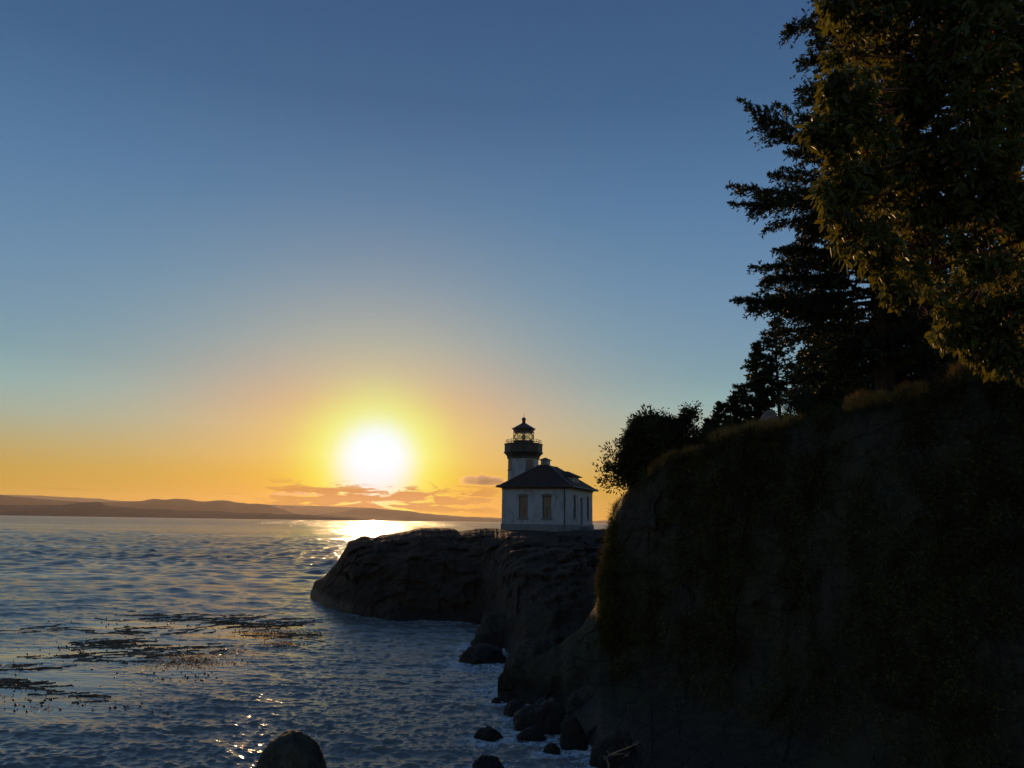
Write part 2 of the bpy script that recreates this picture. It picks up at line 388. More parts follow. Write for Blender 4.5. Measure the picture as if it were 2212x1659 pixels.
def rim_z(px):
    y = np.interp(px, [a[0] for a in RIM], [a[1] for a in RIM]); d = np.interp(px, [a[0] for a in RIM], [a[2] for a in RIM])
    return EYE + (1127.4+(px-1106)*math.tan(ROLL)-y)/FP*d, d
def plateau_z(px, Y):
    """height of the ground behind the rim"""
    z, d = rim_z(px); return z + (Y-d)*0.012
def build_bluff():
    pxs = np.concatenate([np.linspace(1086, 1300, 110), np.linspace(1301, 1345, 90), np.linspace(1346, 2300, 610), np.linspace(2305, 5200, 160)]); n = len(pxs)
    zR, dR = rim_z(pxs)
    zR = zR + fbm(np.stack([pxs*0.03, pxs*0, pxs*0], -1), 4, 15)*0.22
    dW = col_interp(pxs, SHORE, 1)
    T = np.concatenate([np.linspace(-0.2, 0.9, 150), np.linspace(0.905, 1.0, 26), 1+np.linspace(0.01, 1.0, 50)])
    V = np.zeros((len(T), n, 3))
    for i, t in enumerate(T):
        if t <= 1:
            tt = max(t, 0)
            led = np.maximum(dR-dW-3.0, 0.3)*sstep(1080, 1200, pxs)+(dR-dW)*0.5*(1-sstep(1080, 1200, pxs)); w1 = sstep(0.0, 0.3, tt)*0.6+0.4*min(tt/0.3, 1)
            Y = dW+led*w1+(dR-dW-led)*np.clip((tt-0.18)/0.82, 0, 1)**1.5; zl = np.minimum(1.9, zR*0.4)
            z = zl*min(tt/0.3, 1)+(zR-zl)*(1-(1-np.clip((tt-0.22)/0.78, 0, 1))**1.25)
            if t < 0: Y = dW + t*4; z = zR*0+t*8
        else:
            q = t-1; Y = dR+q*48; z = zR+(Y-dR)*0.012 - 10*np.clip(q-0.75, 0, 1)*4*np.clip((1800-pxs)/600, 0, 1) - np.clip(Y-dR, 0, 8)*np.clip((1330-pxs)/60, 0, 1)*1.2
        V[i, :, 0] = (pxs-1106)/FP*Y; V[i, :, 1] = Y; V[i, :, 2] = z
    tt = np.clip(T, 0, 1)[:, None]
    amp = np.clip(np.sin(np.pi*tt), 0, 1)**0.55
    Pm = V*np.array([0.2, 0.2, 0.16])
    d1 = ridged(Pm, 5, 23); d2 = fbm(V*np.array([0.8, 0.8, 0.55]), 5, 29); d3 = vnoise(V*np.array([2.4, 2.4, 1.2]), 31)
    d4 = fbm(V*np.array([0.11, 0.11, 0.07]), 2, 37); W3 = V+fbm(V*0.5, 3, 3)[..., None]*1.2
    cell = _hash(np.floor(W3[..., 0]*0.45+W3[..., 2]*0.12).astype(int), np.floor(W3[..., 1]*0.3).astype(int), np.floor(W3[..., 2]*0.38).astype(int), 4)-0.5
    D = (d4*1.7+d1*0.8+d2*0.5+d3*0.13+cell*0.55)*amp*np.where(pxs < 1400, 0.55, 1.0)[None, :]
    V[..., 1] -= D*0.8; V[..., 0] -= D*0.15
    V[..., 2] += np.where(T[:, None] > 1, fbm(V*np.array([0.7, 0.7, 0]), 4, 41)*0.18, 0)
    me = mesh_np('bluff', V.reshape(-1, 3), [grid_faces(len(T), n)], True)
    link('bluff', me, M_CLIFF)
    tag(bpy.data.objects['bluff'], kind='structure', label='tall dark shaded bluff rising on the right')
build_bluff()

# nose of the bluff: closes the seam towards the lighthouse
# ------------------------------------------------------------------ far hills
def mat_hill():
    m, t, b, o = material('forested_hill'); p = pos(t); n = t.noise(p, 0.004, 8, 0.65)
    t.put(b.inputs['Base Color'], t.mix((0.014, 0.020, 0.012, 1), (0.035, 0.04, 0.024, 1), t.range(n, 0.4, 0.65))); b.inputs['Roughness'].default_value = 0.95
    t.put(b.inputs['Normal'], bump(t, n, 40, 0.6)); return m
M_HILL = mat_hill()
HILLS = [
 ('hill_range', 5600, [(-900,1085),(-500,1090),(-200,1088),(0,1092),(154,1092),(192,1086.6),(234,1085),(262,1093),(320,1098),(416,1104),(608,1108),(656,1111),(760,1115),(850,1119),(900,1126)]),
 ('hill_range', 9500, [(-900,1050),(-400,1060),(0,1068),(32,1073),(100,1079),(170,1084),(200,1087),(250,1086),(320,1084),(346,1078.6),(371,1081.8),(390,1078.6),(413,1080),(448,1085),(480,1082.4),(506,1083.4),(528,1088),(592,1091.4),(624,1102),(656,1114),(680,1122)]),
 ('hill_range', 11800, [(600,1122),(664,1114),(744,1107.7),(776,1101),(813,1099),(850,1102),(890,1105),(930,1111.7),(970,1117),(1030,1119),(1088,1122.4),(1150,1126),(1200,1130)]),
 ('hill_range', 16500, [(-900,1060),(-300,1066),(0,1070.5),(75,1071.5),(150,1075),(230,1079),(260,1083),(400,1087),(600,1092),(708,1095),(800,1098),(900,1108),(1000,1116),(1100,1120),(1290,1126),(1330,1123.5),(1400,1121),(1700,1124),(2000,1130),(2600,1135),(3400,1140)]),
]
def build_hills():
    for k, (nm, D, prof) in enumerate(HILLS):
        pxs = np.linspace(prof[0][0], prof[-1][0], 520); y = np.interp(pxs, [p[0] for p in prof], [p[1] for p in prof])
        kern = np.hanning(9); kern /= kern.sum(); y = np.convolve(np.pad(y, 4, mode='edge'), kern, 'valid')
        y = y + fbm(np.stack([pxs*0.06, pxs*0+k, pxs*0], -1), 4, 60+k)*0.8 + fbm(np.stack([pxs*0.5, pxs*0+k, pxs*0], -1), 2, 70+k)*0.25
        hz = 1127.4+(pxs-1106)*math.tan(ROLL); z = np.maximum(EYE+(hz-y)/FP*D, -20)
        T = np.linspace(-1, 1, 41); V = np.zeros((len(T), len(pxs), 3))
        for i, t in enumerate(T):
            Y = D + t*(600 if t < 0 else 900); w = 1-abs(t)**1.4
            zz = z*w
            V[i, :, 0] = (pxs-1106)/FP*Y; V[i, :, 1] = Y; V[i, :, 2] = zz - 4*(abs(t) > 0.98)
        n = fbm(V*0.0022, 4, 80+k)*28*(1-np.abs(T))[:, None]*np.clip(V[..., 2]/60, 0, 1)
        n[np.abs(T) < 0.03] = 0
        V[..., 2] += n*np.where(T[:, None] < 0, 0.5, 0.0) - 6*np.abs(T)[:, None]
        me = mesh_np('hill_range', V.reshape(-1, 3), [grid_faces(len(T), len(pxs))], True)
        o = link('hill_range', me, M_HILL); tag(o, kind='structure')
        o['label'] = ['low hazy wooded shore across the water at far left', 'rounded hazy hills behind the far left shore',
                      'long low hill on the horizon below the sun', 'faintest farthest ridge on the horizon'][k]
build_hills()

# ------------------------------------------------------------------ sea
KELP_PATCH = [  # sightings of the floating kelp: px, py, radius px (x), radius px (y)
 (330, 1340, 130, 8), (560, 1345, 130, 16), (300, 1395, 170, 14), (450, 1412, 110, 22), (120, 1400, 120, 12), (60, 1470, 110, 20), (200, 1450, 160, 22), (170, 1500, 130, 18)]
BOULDERS = [ # px0, px1, py_top, py_water, label
 (1022, 1112, 1338, 1400, 'brown wedge shaped rock at the foot of the headland, farthest of the shore rocks'),
 (998, 1090, 1406, 1436, 'low flat rock standing alone in the water left of the big grey boulder'),
 (1084, 1215, 1399, 1490, 'big rounded grey boulder at the water edge, largest along the shore'),
 (1092, 1143, 1523, 1552, 'small dark hump of rock awash just left of the foamy inlet'),
 (1148, 1183, 1514, 1527, 'flat little rock below the big grey boulder in the foam'),
 (1113, 1222, 1530, 1588, 'wide dark slab like boulder in the surf below the foamy inlet'),
 (1119, 1179, 1582, 1603, 'low ledge of rock lying in front of the wide slab boulder'),
 (1026, 1083, 1581, 1603, 'lone weedy rock awash out from the lower shore'),
 (1206, 1268, 1568, 1624, 'steep dark boulder with a pale streak beside the cliff foot'),
 (1175, 1211, 1615, 1635, 'small black rock in the surf below the steep streaked boulder'),
 (1022, 1083, 1645, 1668, 'rock awash cut by the bottom edge of the picture near the middle'),
 (1266, 1300, 1578, 1606, 'pale grey rock wedged against the foot of the cliff'),
 (1062, 1083, 1510, 1521, 'tiny rock tip poking out of the water above the small dark hump'),
 (1225, 1330, 1500, 1560, 'broad dark rock at the cliff foot above the pale grey rock'),
 (1280, 1375, 1600, 1665, 'dark broken rock at the bottom of the cliff beside the dry branch'),
]
RNG = np.random.default_rng(11)
NW = 190
_lam = np.exp(RNG.uniform(math.log(0.20), math.log(8.0), NW)); _ang = -math.pi/2-0.12+RNG.normal(0, 1, NW)*np.interp(_lam, [0.2, 0.8, 1.6, 8], [0.55, 0.42, 0.5, 0.55])
_k = 2*np.pi/_lam; _kx, _ky = _k*np.cos(_ang), _k*np.sin(_ang)
_amp = 0.027*_lam/(2*np.pi)*np.interp(_lam, [0.2, 0.8, 1.6, 3.5, 8], [1.6, 1.2, 0.9, 0.75, 0.45])*RNG.uniform(0.6, 1.5, NW); _ph = RNG.uniform(0, 2*np.pi, NW)
def calm_at(x, y):
    px = 1106+FP*x/np.maximum(y, 1); py = 1127.4+(px-1106)*math.tan(ROLL)+EYE*FP/np.maximum(y, 1)
    w = 0*px
    for a, b, ra, rb in KELP_PATCH: w = np.maximum(w, np.exp(-((px-a)/(ra*1.25))**2-((py-b)/(rb*1.7))**2))
    return np.clip(w*1.1, 0, 1)*(y > 5)
def waves(x, y, spacing=None):
    dx = np.zeros_like(x); dy = np.zeros_like(x); dz = np.zeros_like(x)
    calm = calm_at(x, y)
    gust = 0.75+0.55*fbm(np.stack([x*0.025, y*0.05, x*0], -1), 3, 91)
    for i in range(NW):
        a = _amp[i]*(gust if _lam[i] < 2.5 else 1.0)
        a = a*(1-(0.88 if _lam[i] < 2.5 else 0.6)*calm)
        if _lam[i] > 1.2: a = a*(0.50+1.0*sstep(30, 170, y))
        if spacing is not None: a = a*sstep(1.7, 2.8, _lam[i]/spacing)
        th = _kx[i]*x+_ky[i]*y+_ph[i]; s_ = np.sin(th); c_ = np.cos(th)*a
        dz += s_*a; q = 1.5
        dx += q*c_*_kx[i]/_k[i]; dy += q*c_*_ky[i]/_k[i]
    # slow swell
    for lam, ang, A in ((14, -1.9, 0.022), (22, -1.3, 0.035), (17, -2.3, 0.018)):
        k = 2*np.pi/lam; dz += A*np.sin(k*(math.cos(ang)*x+math.sin(ang)*y)+lam)
    return dx, dy, dz, calm
ROCKSPOTS = []
for (a, b, yt, yw, lab) in BOULDERS:
    p = on_water((a+b)/2, yw); ROCKSPOTS.append((p.x, p.y, (b-a)/2/FP*p.y))
def build_sea():
    ys = [9.0]
    while ys[-1] < 18000:
        y = ys[-1]; ys.append(y + max(0.05, min(0.00038*y*y/8, 0.0052*y) if y < 420 else y*0.009))
    ys = np.array(ys); tn = np.linspace(-0.95, 0.80, 1150)
    X = ys[:, None]*tn[None, :]; Y = np.repeat(ys[:, None], len(tn), 1)
    sp = np.maximum(np.gradient(ys), ys*(tn[1]-tn[0])*0.6)[:, None]+0*X
    near = ys < 900
    dx = np.zeros_like(X); dy = np.zeros_like(X); dz = np.zeros_like(X); cm = np.zeros_like(X)
    a, b, c, d = waves(X[near], Y[near], sp[near]); dx[near] = a; dy[near] = b; dz[near] = c; cm[near] = d
    fade = sstep(900, 400, ys)[:, None]
    V = np.stack([X+dx*fade, Y+dy*fade, dz*fade], -1).reshape(-1, 3)
    print('sea verts', len(V))
    # foam round the rocks and along the shore
    fo = np.zeros_like(X)
    nr = (ys < 90)
    for (rx, ry, rr) in ROCKSPOTS:
        dd = np.sqrt(((X[nr]-rx)/1.3)**2+(Y[nr]-ry)**2)/max(rr, 0.4); fo[nr] = np.maximum(fo[nr], np.exp(-np.maximum(dd-1.0, 0)**2*1.6)*0.8)
    px = 1106+FP*tn[None, :]; wy = 1127.4+(px-1106)*math.tan(ROLL)+EYE*FP/Y
    shore = np.interp(wy, [1330, 1345, 1400, 1490, 1500, 1560, 1620, 1665], [1060, 1085, 1110, 1120, 1215, 1250, 1290, 1340])
    fo = np.maximum(fo, np.exp(-((px-shore)/50)**2)*(wy > 1440)*0.9)
    hw = np.interp(px, [a[0] for a in HEAD_W], [a[1] for a in HEAD_W])
    fo = np.maximum(fo, np.exp(-((wy-hw-2)/5)**2)*((px > 700) & (px < 1090))*0.4)
    n0 = len(V); B = 9.0
    ext = np.array([(-0.95*B, B, 0), (-17100, 18000, 0), (-17100, -1500, 0), (14400, -1500, 0), (0.8*B, B, 0), (14400, 18000, 0)])
    V = np.vstack([V, ext])
    F4 = grid_faces(len(ys), len(tn)); F3 = np.array([(n0, n0+1, n0+2), (n0+4, n0+3, n0+5)]); F4b = np.array([(n0, n0+2, n0+3, n0+4)])
    me = mesh_np('sea', V, [F4, F4b, F3], True)
    for nm, arr in (('calm', cm), ('foam', fo)):
        at_ = me.attributes.new(nm, 'FLOAT', 'POINT'); at_.data.foreach_set('value', np.concatenate([arr.ravel(), np.zeros(6)]).astype(np.float32))
    o = link('sea', me, M_WATER); tag(o, kind='structure', label='wind rippled sea reaching to the horizon')
build_sea()

# ------------------------------------------------------------------ boulders
def rock_mesh(name, seed, sx, sy, sz, sub=5, rough=0.28, angular=0.35, cuts=15, lo=0.72):
    import bmesh
    bm = bmesh.new(); bmesh.ops.create_icosphere(bm, subdivisions=sub, radius=1.0)
    P = np.array([v.co[:] for v in bm.verts]); F = np.array([[v.index for v in f.verts] for f in bm.faces]); bm.free()
    rng = np.random.default_rng(seed)
    N = rng.normal(size=(cuts, 3)); N /= np.linalg.norm(N, axis=1)[:, None]; dcut = rng.uniform(lo, 1.0, cuts)
    for nn, dc in zip(N, dcut):       # shear off planar facets
        over = np.maximum(P@nn-dc, 0); P = P - nn*over[:, None]*0.85
    d = fbm(P*1.6+seed, 5, seed)*rough + ridged(P*2.7+seed, 4, seed+5)*rough*angular
    P = P*(1+d[:, None]); P *= np.array([sx, sy, sz]); return mesh_np(name, P, [F], True)
def boulder(k, a, b, yt, yw, label, mat=M_BOULD, depth=0.8):
    p = on_water((a+b)/2, yw); w = (b-a)/2/FP*p.y; h = (yw-yt)/FP*p.y*1.03
    Yc = p.y + w*depth
    me = rock_mesh('boulder', 100+k*7, w*1.02, w*depth, h*1.12, 5)
    o = link('boulder', me, mat); o.location = ((p.x)*Yc/p.y, Yc, -h*0.08); o.rotation_euler = (0, 0, 0)
    tag(o, label, 'rock', 'rocks along the shore'); return o
for k, (a, b, yt, yw, lab) in enumerate(BOULDERS): boulder(k, a, b, yt, yw, lab)
def fore_rock():
    top = at(618, 1597, 17.0); me = rock_mesh('boulder', 905, 1.0, 1.0, 1.0, 6, 0.07, 0.3, 8, 0.85)
    V = np.empty(len(me.vertices)*3, np.float32); me.vertices.foreach_get('co', V); V = V.reshape(-1, 3)
    r = np.linalg.norm(V, axis=1, keepdims=True); U = V/r; sq = (np.abs(U)**3.0).sum(1, keepdims=True)**(-1/3.0)
    V = U*sq*(0.35+0.65*r); V[:, 2] = V[:, 2]/V[:, 2].max(); w = 0.86*(1+0.45*np.clip(0.6-V[:, 2], 0, 2))
    V[:, 0] *= w; V[:, 1] *= w; V[:, 2] *= top.z
    me.vertices.foreach_set('co', V.astype(np.float32).ravel()); me.update()
    o = link('boulder', me, M_BOULD); o.location = (top.x, top.y+0.5, 0.0)
    tag(o, 'dark dome of rock at the bottom edge left of centre, nearest to the viewer', 'rock', 'rocks along the shore')
fore_rock()
#PART2
# ------------------------------------------------------------------ lighthouse
def build_lighthouse():
    WHITE = mat_paint('white_wall_paint', (0.36, 0.37, 0.385), 0.7, 0.15, spec=0.3)
    PLINTH = mat_paint('grey_concrete', (0.20, 0.20, 0.19), 0.85, 0.12, spec=0.2)
    TRIM = mat_paint('grey_trim_paint', (0.16, 0.15, 0.13), 0.6, 0.1, spec=0.3)
    DARK = mat_paint('dark_gallery_paint', (0.055, 0.047, 0.038), 0.6, 0.12, spec=0.3)
    IRON = mat_paint('dark_iron', (0.03, 0.028, 0.025), 0.45, 0.1)
    BRASS = mat_paint('aged_brass', (0.20, 0.14, 0.05), 0.35, 0.1, metal=0.8)
    SUNSET_PANE = mat_paint('sunset_tinted_pane', (0.17, 0.10, 0.055), 0.5, 0.15, spec=0.8)  # warm brown paints in sunset light coming through from the opposite windows
    DOORM = mat_paint('dark_door_paint', (0.035, 0.028, 0.022), 0.5, 0.1)
    ROOF = mat_shingle('red_roof_shingles'); ROOFT = mat_paint('dark_red_metal', (0.05, 0.02, 0.014), 0.5, 0.1)
    g, t, b, o = material('lantern_glass'); n = t.n('ShaderNodeBsdfTransparent'); n.inputs[0].default_value = (0.93, 0.95, 0.82, 1)
    gl = t.n('ShaderNodeBsdfGlossy'); gl.inputs[1].default_value = 0.05; mx = t.n('ShaderNodeMixShader'); mx.inputs[0].default_value = 0.06
    g.node_tree.links.new(n.outputs[0], mx.inputs[1]); g.node_tree.links.new(gl.outputs[0], mx.inputs[2]); g.node_tree.links.new(mx.outputs[0], o.inputs[0])
    GLASS = g
    beta = rad(20.5); base = 7.0
    # local frame: x along the front wall, y away from the viewer, origin at the left front corner, z = 0 at the ground
    W, D = 7.35, 10.0
    R0 = Vector((6.05, 81.0, base)); root = empty('lighthouse', R0 - Vector((math.cos(beta), -math.sin(beta), 0))*W, -beta)
    tag(root, 'white lighthouse with dark octagonal gallery, lantern and red hipped keeper building on the headland', 'lighthouse')
    fz, wz, ez, az = 0.78, 4.42, 4.42, 7.25
    th = 0.3
    # windows along each wall: (u0, u1, z0, z1)
    fr = [(1.87, 2.88, 1.42, 3.72), (4.50, 5.51, 1.42, 3.72)]
    si = [(1.95, 2.93, 1.42, 3.72), (7.5, 8.48, 1.42, 3.72)]; door = (4.60, 5.70, 0.80, 3.72)
    m = MB()
    def wall(P, u0, u1, z0, z1, holes):
        """wall slab with openings; P maps (along, depth, z)"""
        us = sorted({u0, u1, *[h[0] for h in holes], *[h[1] for h in holes]})
        for a, c in zip(us[:-1], us[1:]):
            segs = [(z0, z1)]
            for h in holes:
                if a >= h[0]-1e-6 and c <= h[1]+1e-6:
                    segs = [(z0, h[2]), (h[3], z1)]
            for s0, s1 in segs:
                if s1-s0 > 1e-3: m.box(*P(a, c, s0, s1))
    wall(lambda a, c, s0, s1: ((a, 0, s0), (c, th, s1)), 0, W, fz, wz, fr)
    wall(lambda a, c, s0, s1: ((W-th, a, s0), (W, c, s1)), th, D-th, fz, wz, si+[door])
    wall(lambda a, c, s0, s1: ((0, a, s0), (th, c, s1)), th, D-th, fz, wz, [])
    wall(lambda a, c, s0, s1: ((a, D-th, s0), (c, D, s1)), 0, W, fz, wz, [])
    m.build('wall', WHITE, root)
    m = MB(); m.box((-0.12, -0.12, -1.0), (W+0.12, D+0.12, fz)); m.build('foundation', PLINTH, root, bevel=0.03)
    m = MB(); m.box((W+0.14, 4.3, -0.8), (W+1.2, 6.0, 0.55)); m.box((W+1.21, 4.45, -0.8), (W+1.6, 5.85, 0.25)); m.build('door_step', PLINTH, root, bevel=0.02)
    m = MB(); m.box((-0.1, -0.1, wz+0.001), (W+0.1, D+0.1, wz+0.2)); m.build('cornice', TRIM, root, bevel=0.03)
    # hipped roof with flared eaves
    m = MB(); ov = 0.52
    def ring(o_, z): return [(-o_, -o_, z), (W+o_, -o_, z), (W+o_, D+o_, z), (-o_, D+o_, z)]
    cx, cy = 3.55, D/2
    e0 = ring(ov, wz+0.205); e1 = ring(ov, wz+0.36); e2 = ring(ov-0.28, wz+0.42)
    top = [(cx-0.42, cy-1.6, az), (cx+0.42, cy-1.6, az), (cx+0.42, cy+1.6, az), (cx-0.42, cy+1.6, az)]
    vs_ = e0+e1+e2+top; fs = [(3, 2, 1, 0), (12, 13, 14, 15)]
    for r in range(3):
        for k in range(4): fs.append((r*4+k, r*4+(k+1) % 4, (r+1)*4+(k+1) % 4, (r+1)*4+k))
    m.add(vs_, fs); rf = m.build('roof', ROOF, root)
    m = MB()
    for k in range(4): m = MB(); m.tube([Vector(e1[k])+Vector((0, 0, 0.03)), Vector(e2[k])+Vector((0, 0, 0.03)), Vector(top[k])+Vector((0, 0, 0.02))], 0.055, 6); m.build('ridge_cap', ROOFT, root)
    m = MB()
    for k in range(4):
        a, c = Vector(e0[k]), Vector(e0[(k+1) % 4]); off = (a+c)/2-Vector((W/2, D/2, a.z)); off.z = 0; off.normalize()
        a2, c2 = a+off*0.06, c+off*0.06; m = MB(); m.tube([a2+Vector((0, 0, 0.05)), c2+Vector((0, 0, 0.05))], 0.07, 8); m.build('gutter', ROOFT, root)
    # cupola vent on the ridge
    v = MB(); v.box((cx-0.42, cy-1.5, az-0.35), (cx+0.42, cy-0.66, az+0.52)); cu = v.build('roof_vent', WHITE, root)
    v = MB(); v.add([(cx-0.58, cy-1.66, az+0.525), (cx+0.58, cy-1.66, az+0.525), (cx+0.58, cy-0.5, az+0.525), (cx-0.58, cy-0.5, az+0.525), (cx, cy-1.08, az+0.86),
                     (cx-0.58, cy-1.66, az+0.575), (cx+0.58, cy-1.66, az+0.575), (cx+0.58, cy-0.5, az+0.575), (cx-0.58, cy-0.5, az+0.575)],
                    [(3, 2, 1, 0), (0, 1, 6, 5), (1, 2, 7, 6), (2, 3, 8, 7), (3, 0, 5, 8), (5, 6, 4), (6, 7, 4), (7, 8, 4), (8, 5, 4)]); v.build('vent_cap', ROOFT, cu)
    v = MB()
    for q in range(5): v.box((cx-0.32, cy-1.53, az+0.02+q*0.09), (cx+0.32, cy-1.501, az+0.07+q*0.09))
    v.build('louver', TRIM, cu)
    # dormer on the right-hand slope
    dz = 5.95; dx = W-0.55; dy0, dy1 = cy-1.05, cy+1.05
    v = MB(); v.add([(dx, dy0, 4.9), (dx, dy1, 4.9), (dx, dy1, dz), (dx, dy0, dz), (cx+0.6, dy0, dz), (cx+0.6, dy1, dz), (cx+0.6, dy0, 4.9), (cx+0.6, dy1, 4.9)],
                    [(0, 1, 2, 3), (0, 3, 4, 6), (1, 7, 5, 2), (3, 2, 5, 4), (0, 6, 7, 1), (6, 4, 5, 7)]); dm = v.build('dormer', WHITE, root)
    v = MB(); hr = 6.62
    v.add([(dx+0.32, dy0-0.3, dz+0.005), (dx+0.32, dy1+0.3, dz+0.005), (cx+0.3, dy1+0.3, dz+0.005), (cx+0.3, dy0-0.3, dz+0.005),
           (dx+0.32, dy0-0.3, dz+0.10), (dx+0.32, dy1+0.3, dz+0.10), (cx+0.3, dy1+0.3, dz+0.10), (cx+0.3, dy0-0.3, dz+0.10), (dx-0.95, cy, hr), (cx+0.3, cy, hr)],
          [(0, 3, 2, 1), (0, 1, 5, 4), (1, 2, 6, 5), (3, 0, 4, 7), (4, 5, 8), (5, 6, 9, 8), (7, 4, 8, 9), (2, 3, 7, 9, 6)]); v.build('dormer_roof', ROOF, dm)
    v = MB(); v.box((dx+0.002, cy-0.62, 5.2), (dx+0.05, cy+0.62, 5.85)); v.build('dormer_window', TRIM, dm)
    def window(P, u0, u1, z0, z1, name='window'):
        """P(u, d, z): u along the wall, d outwards"""
        f = MB(); w = 0.07
        def bx(mb, a, c, d0, d1, s0, s1):
            p, q = P(a, d0, s0), P(c, d1, s1); mb.box(tuple(min(x, y) for x, y in zip(p, q)), tuple(max(x, y) for x, y in zip(p, q)))
        bx(f, u0, u0+w, -0.16, -0.06, z0, z1); bx(f, u1-w, u1, -0.16, -0.06, z0, z1); bx(f, u0+w, u1-w, -0.16, -0.06, z0, z0+w); bx(f, u0+w, u1-w, -0.16, -0.06, z1-w, z1)
        bx(f, u0+w, u1-w, -0.14, -0.07, (z0+z1)/2-0.03, (z0+z1)/2+0.03); bx(f, (u0+u1)/2-0.02, (u0+u1)/2+0.02, -0.13, -0.08, z0+w, (z0+z1)/2-0.03)
        wn = f.build(name, TRIM, root)
        gmb = MB(); bx(gmb, u0+w, u1-w, -0.20, -0.165, z0+w, z1-w); gmb.build('pane', SUNSET_PANE, wn)
        smb = MB(); bx(smb, u0-0.1, u1+0.1, 0.003, 0.10, z0-0.16, z0-0.02); smb.build('sill', TRIM, wn)
        lmb = MB(); n_ = 7; vs2 = []
        for k in range(n_):
            a = k/(n_-1); uu = u0-0.09+(u1-u0+0.18)*a; zt = z1+0.12+0.12*math.sin(math.pi*a); zb = z1-0.04+0.06*math.sin(math.pi*a)
            for d_, z_ in ((0.003, zb), (0.09, zb), (0.09, zt), (0.003, zt)): vs2.append(P(uu, d_, z_))
        fs2 = [(k*4+j, k*4+(j+1) % 4, (k+1)*4+(j+1) % 4, (k+1)*4+j) for k in range(n_-1) for j in range(4)]+[(0, 1, 2, 3), tuple(reversed([(n_-1)*4+j for j in range(4)]))]
        lmb.add(vs2, fs2); lmb.build('lintel', TRIM, wn); return wn
    for h in fr: window(lambda u, d, z: (u, -d, z), *h)
    for h in si: window(lambda u, d, z: (W+d, u, z), *h)
    u0, u1, z0, z1 = door
    v = MB(); v.box((W-0.2, u0, z0), (W-0.14, u1, z1)); dr = v.build('door', DOORM, root)
    v = MB()
    for zz in (1.0, 2.2): v.box((W-0.139, u0+0.18, zz), (W-0.115, u1-0.18, zz+0.95))
    v.build('panel', TRIM, dr)
    v = MB(); v.tube([(W-0.14, u0+0.12, 1.85), (W-0.05, u0+0.12, 1.85)], 0.035, 8); v.build('door_handle', BRASS, dr)
    # corner pilaster and down pipe at the right end of the front
    v = MB(); v.box((W-0.24, -0.05, fz+0.001), (W+0.05, -0.002, wz)); v.build('corner_board', WHITE, root); v = MB(); v.box((-0.05, -0.05, fz+0.001), (0.24, -0.002, wz)); v.build('corner_board', WHITE, root)
    v = MB(); v.tube([(W-0.42, -0.09, 0.1), (W-0.42, -0.09, wz-0.1), (W-0.42, -0.4, wz+0.2)], 0.05, 8); v.build('drain_pipe', IRON, root)
    # ---------------- tower, octagonal, beyond the left end
    tc = Vector((1.46, 90.0, base)) - root.location; cb, sb = math.cos(beta), math.sin(beta)
    tx, ty = tc.x*cb - tc.y*sb, tc.x*sb + tc.y*cb
    c = (tx, ty, 0); o8 = math.pi/8
    RT = 1.80
    v = MB(); v.lathe([(RT+0.12, -1.0), (RT+0.12, 0.9), (RT, 0.95), (RT-0.02, 8.45)], 8, o8, c); tw = v.build('tower', WHITE, root)
    v = MB(); v.lathe([(RT-0.01, 8.20), (RT+0.10, 8.22), (RT+0.10, 8.42), (RT+0.16, 8.55), (RT+0.30, 8.72), (RT+0.42, 8.82), (2.28, 8.86), (2.33, 8.93), (2.27, 9.0), (2.22, 9.05), (2.22, 9.82), (2.28, 9.9), (2.28, 9.98), (1.0, 9.99)], 8, o8, c)
    ga = v.build('gallery', DARK, root)
    v = MB(); rr = 2.06
    P8 = [(tx+rr*math.cos(o8+k*math.pi/4), ty+rr*math.sin(o8+k*math.pi/4)) for k in range(8)]
    for k in range(8):
        x, y = P8[k]; x2, y2 = P8[(k+1) % 8]
        v.tube([(x, y, 9.95), (x, y, 10.42)], 0.028, 6)
        v.tube([((x+x2)/2, (y+y2)/2, 9.95), ((x+x2)/2, (y+y2)/2, 10.42)], 0.02, 6)
        for z in (10.2, 10.42): v.tube([(x, y, z), (x2, y2, z)], 0.024, 6)
    v.build('railing', IRON, root)
    zl = 10.34
    v = MB(); v.lathe([(1.20, 9.991), (1.20, zl-0.08), (1.27, zl-0.06), (1.27, zl)], 16, 0, c); v.build('lantern_base', DARK, root)
    zt = 11.32
    v = MB(); v.lathe([(1.17, zl+0.001), (1.17, zt)], 16, 0, c, cap=False); lg = v.build('lantern_glass', GLASS, root)
    v = MB(); n_ = 8; sg = 6
    for k in range(n_):
        for s_ in (1, -1):
            pts = [(tx+1.21*math.cos(2*math.pi*(k/n_+s_*q/sg/n_*1.0)+0.33), ty+1.21*math.sin(2*math.pi*(k/n_+s_*q/sg/n_*1.0)+0.33), zl+(zt-zl)*q/sg) for q in range(sg+1)]
            v.tube(pts, 0.036, 5)
    for k in range(8):
        a = 2*math.pi*(k+0.5)/8+0.05; v.tube([(tx+1.2*math.cos(a), ty+1.2*math.sin(a), zl), (tx+1.2*math.cos(a), ty+1.2*math.sin(a), zt)], 0.033, 5)
    v.build('glazing_bar', IRON, root)
    v = MB(); v.lathe([(0.08, zl-0.3), (0.09, zl+0.14), (0.18, zl+0.18), (0.24, zl+0.30), (0.16, zl+0.36), (0.25, zl+0.42), (0.25, zl+0.58), (0.16, zl+0.64), (0.22, zl+0.68), (0.12, zl+0.76), (0.05, zl+0.80)], 14, 0, c)
    v.build('lens', BRASS, root, smooth=True)
    v = MB(); v.lathe([(1.22, zt+0.001), (1.24, zt+0.06), (1.18, zt+0.08), (1.20, zt+0.26), (1.30, zt+0.30), (1.30, zt+0.36), (1.18, zt+0.40)], 8, o8, c)
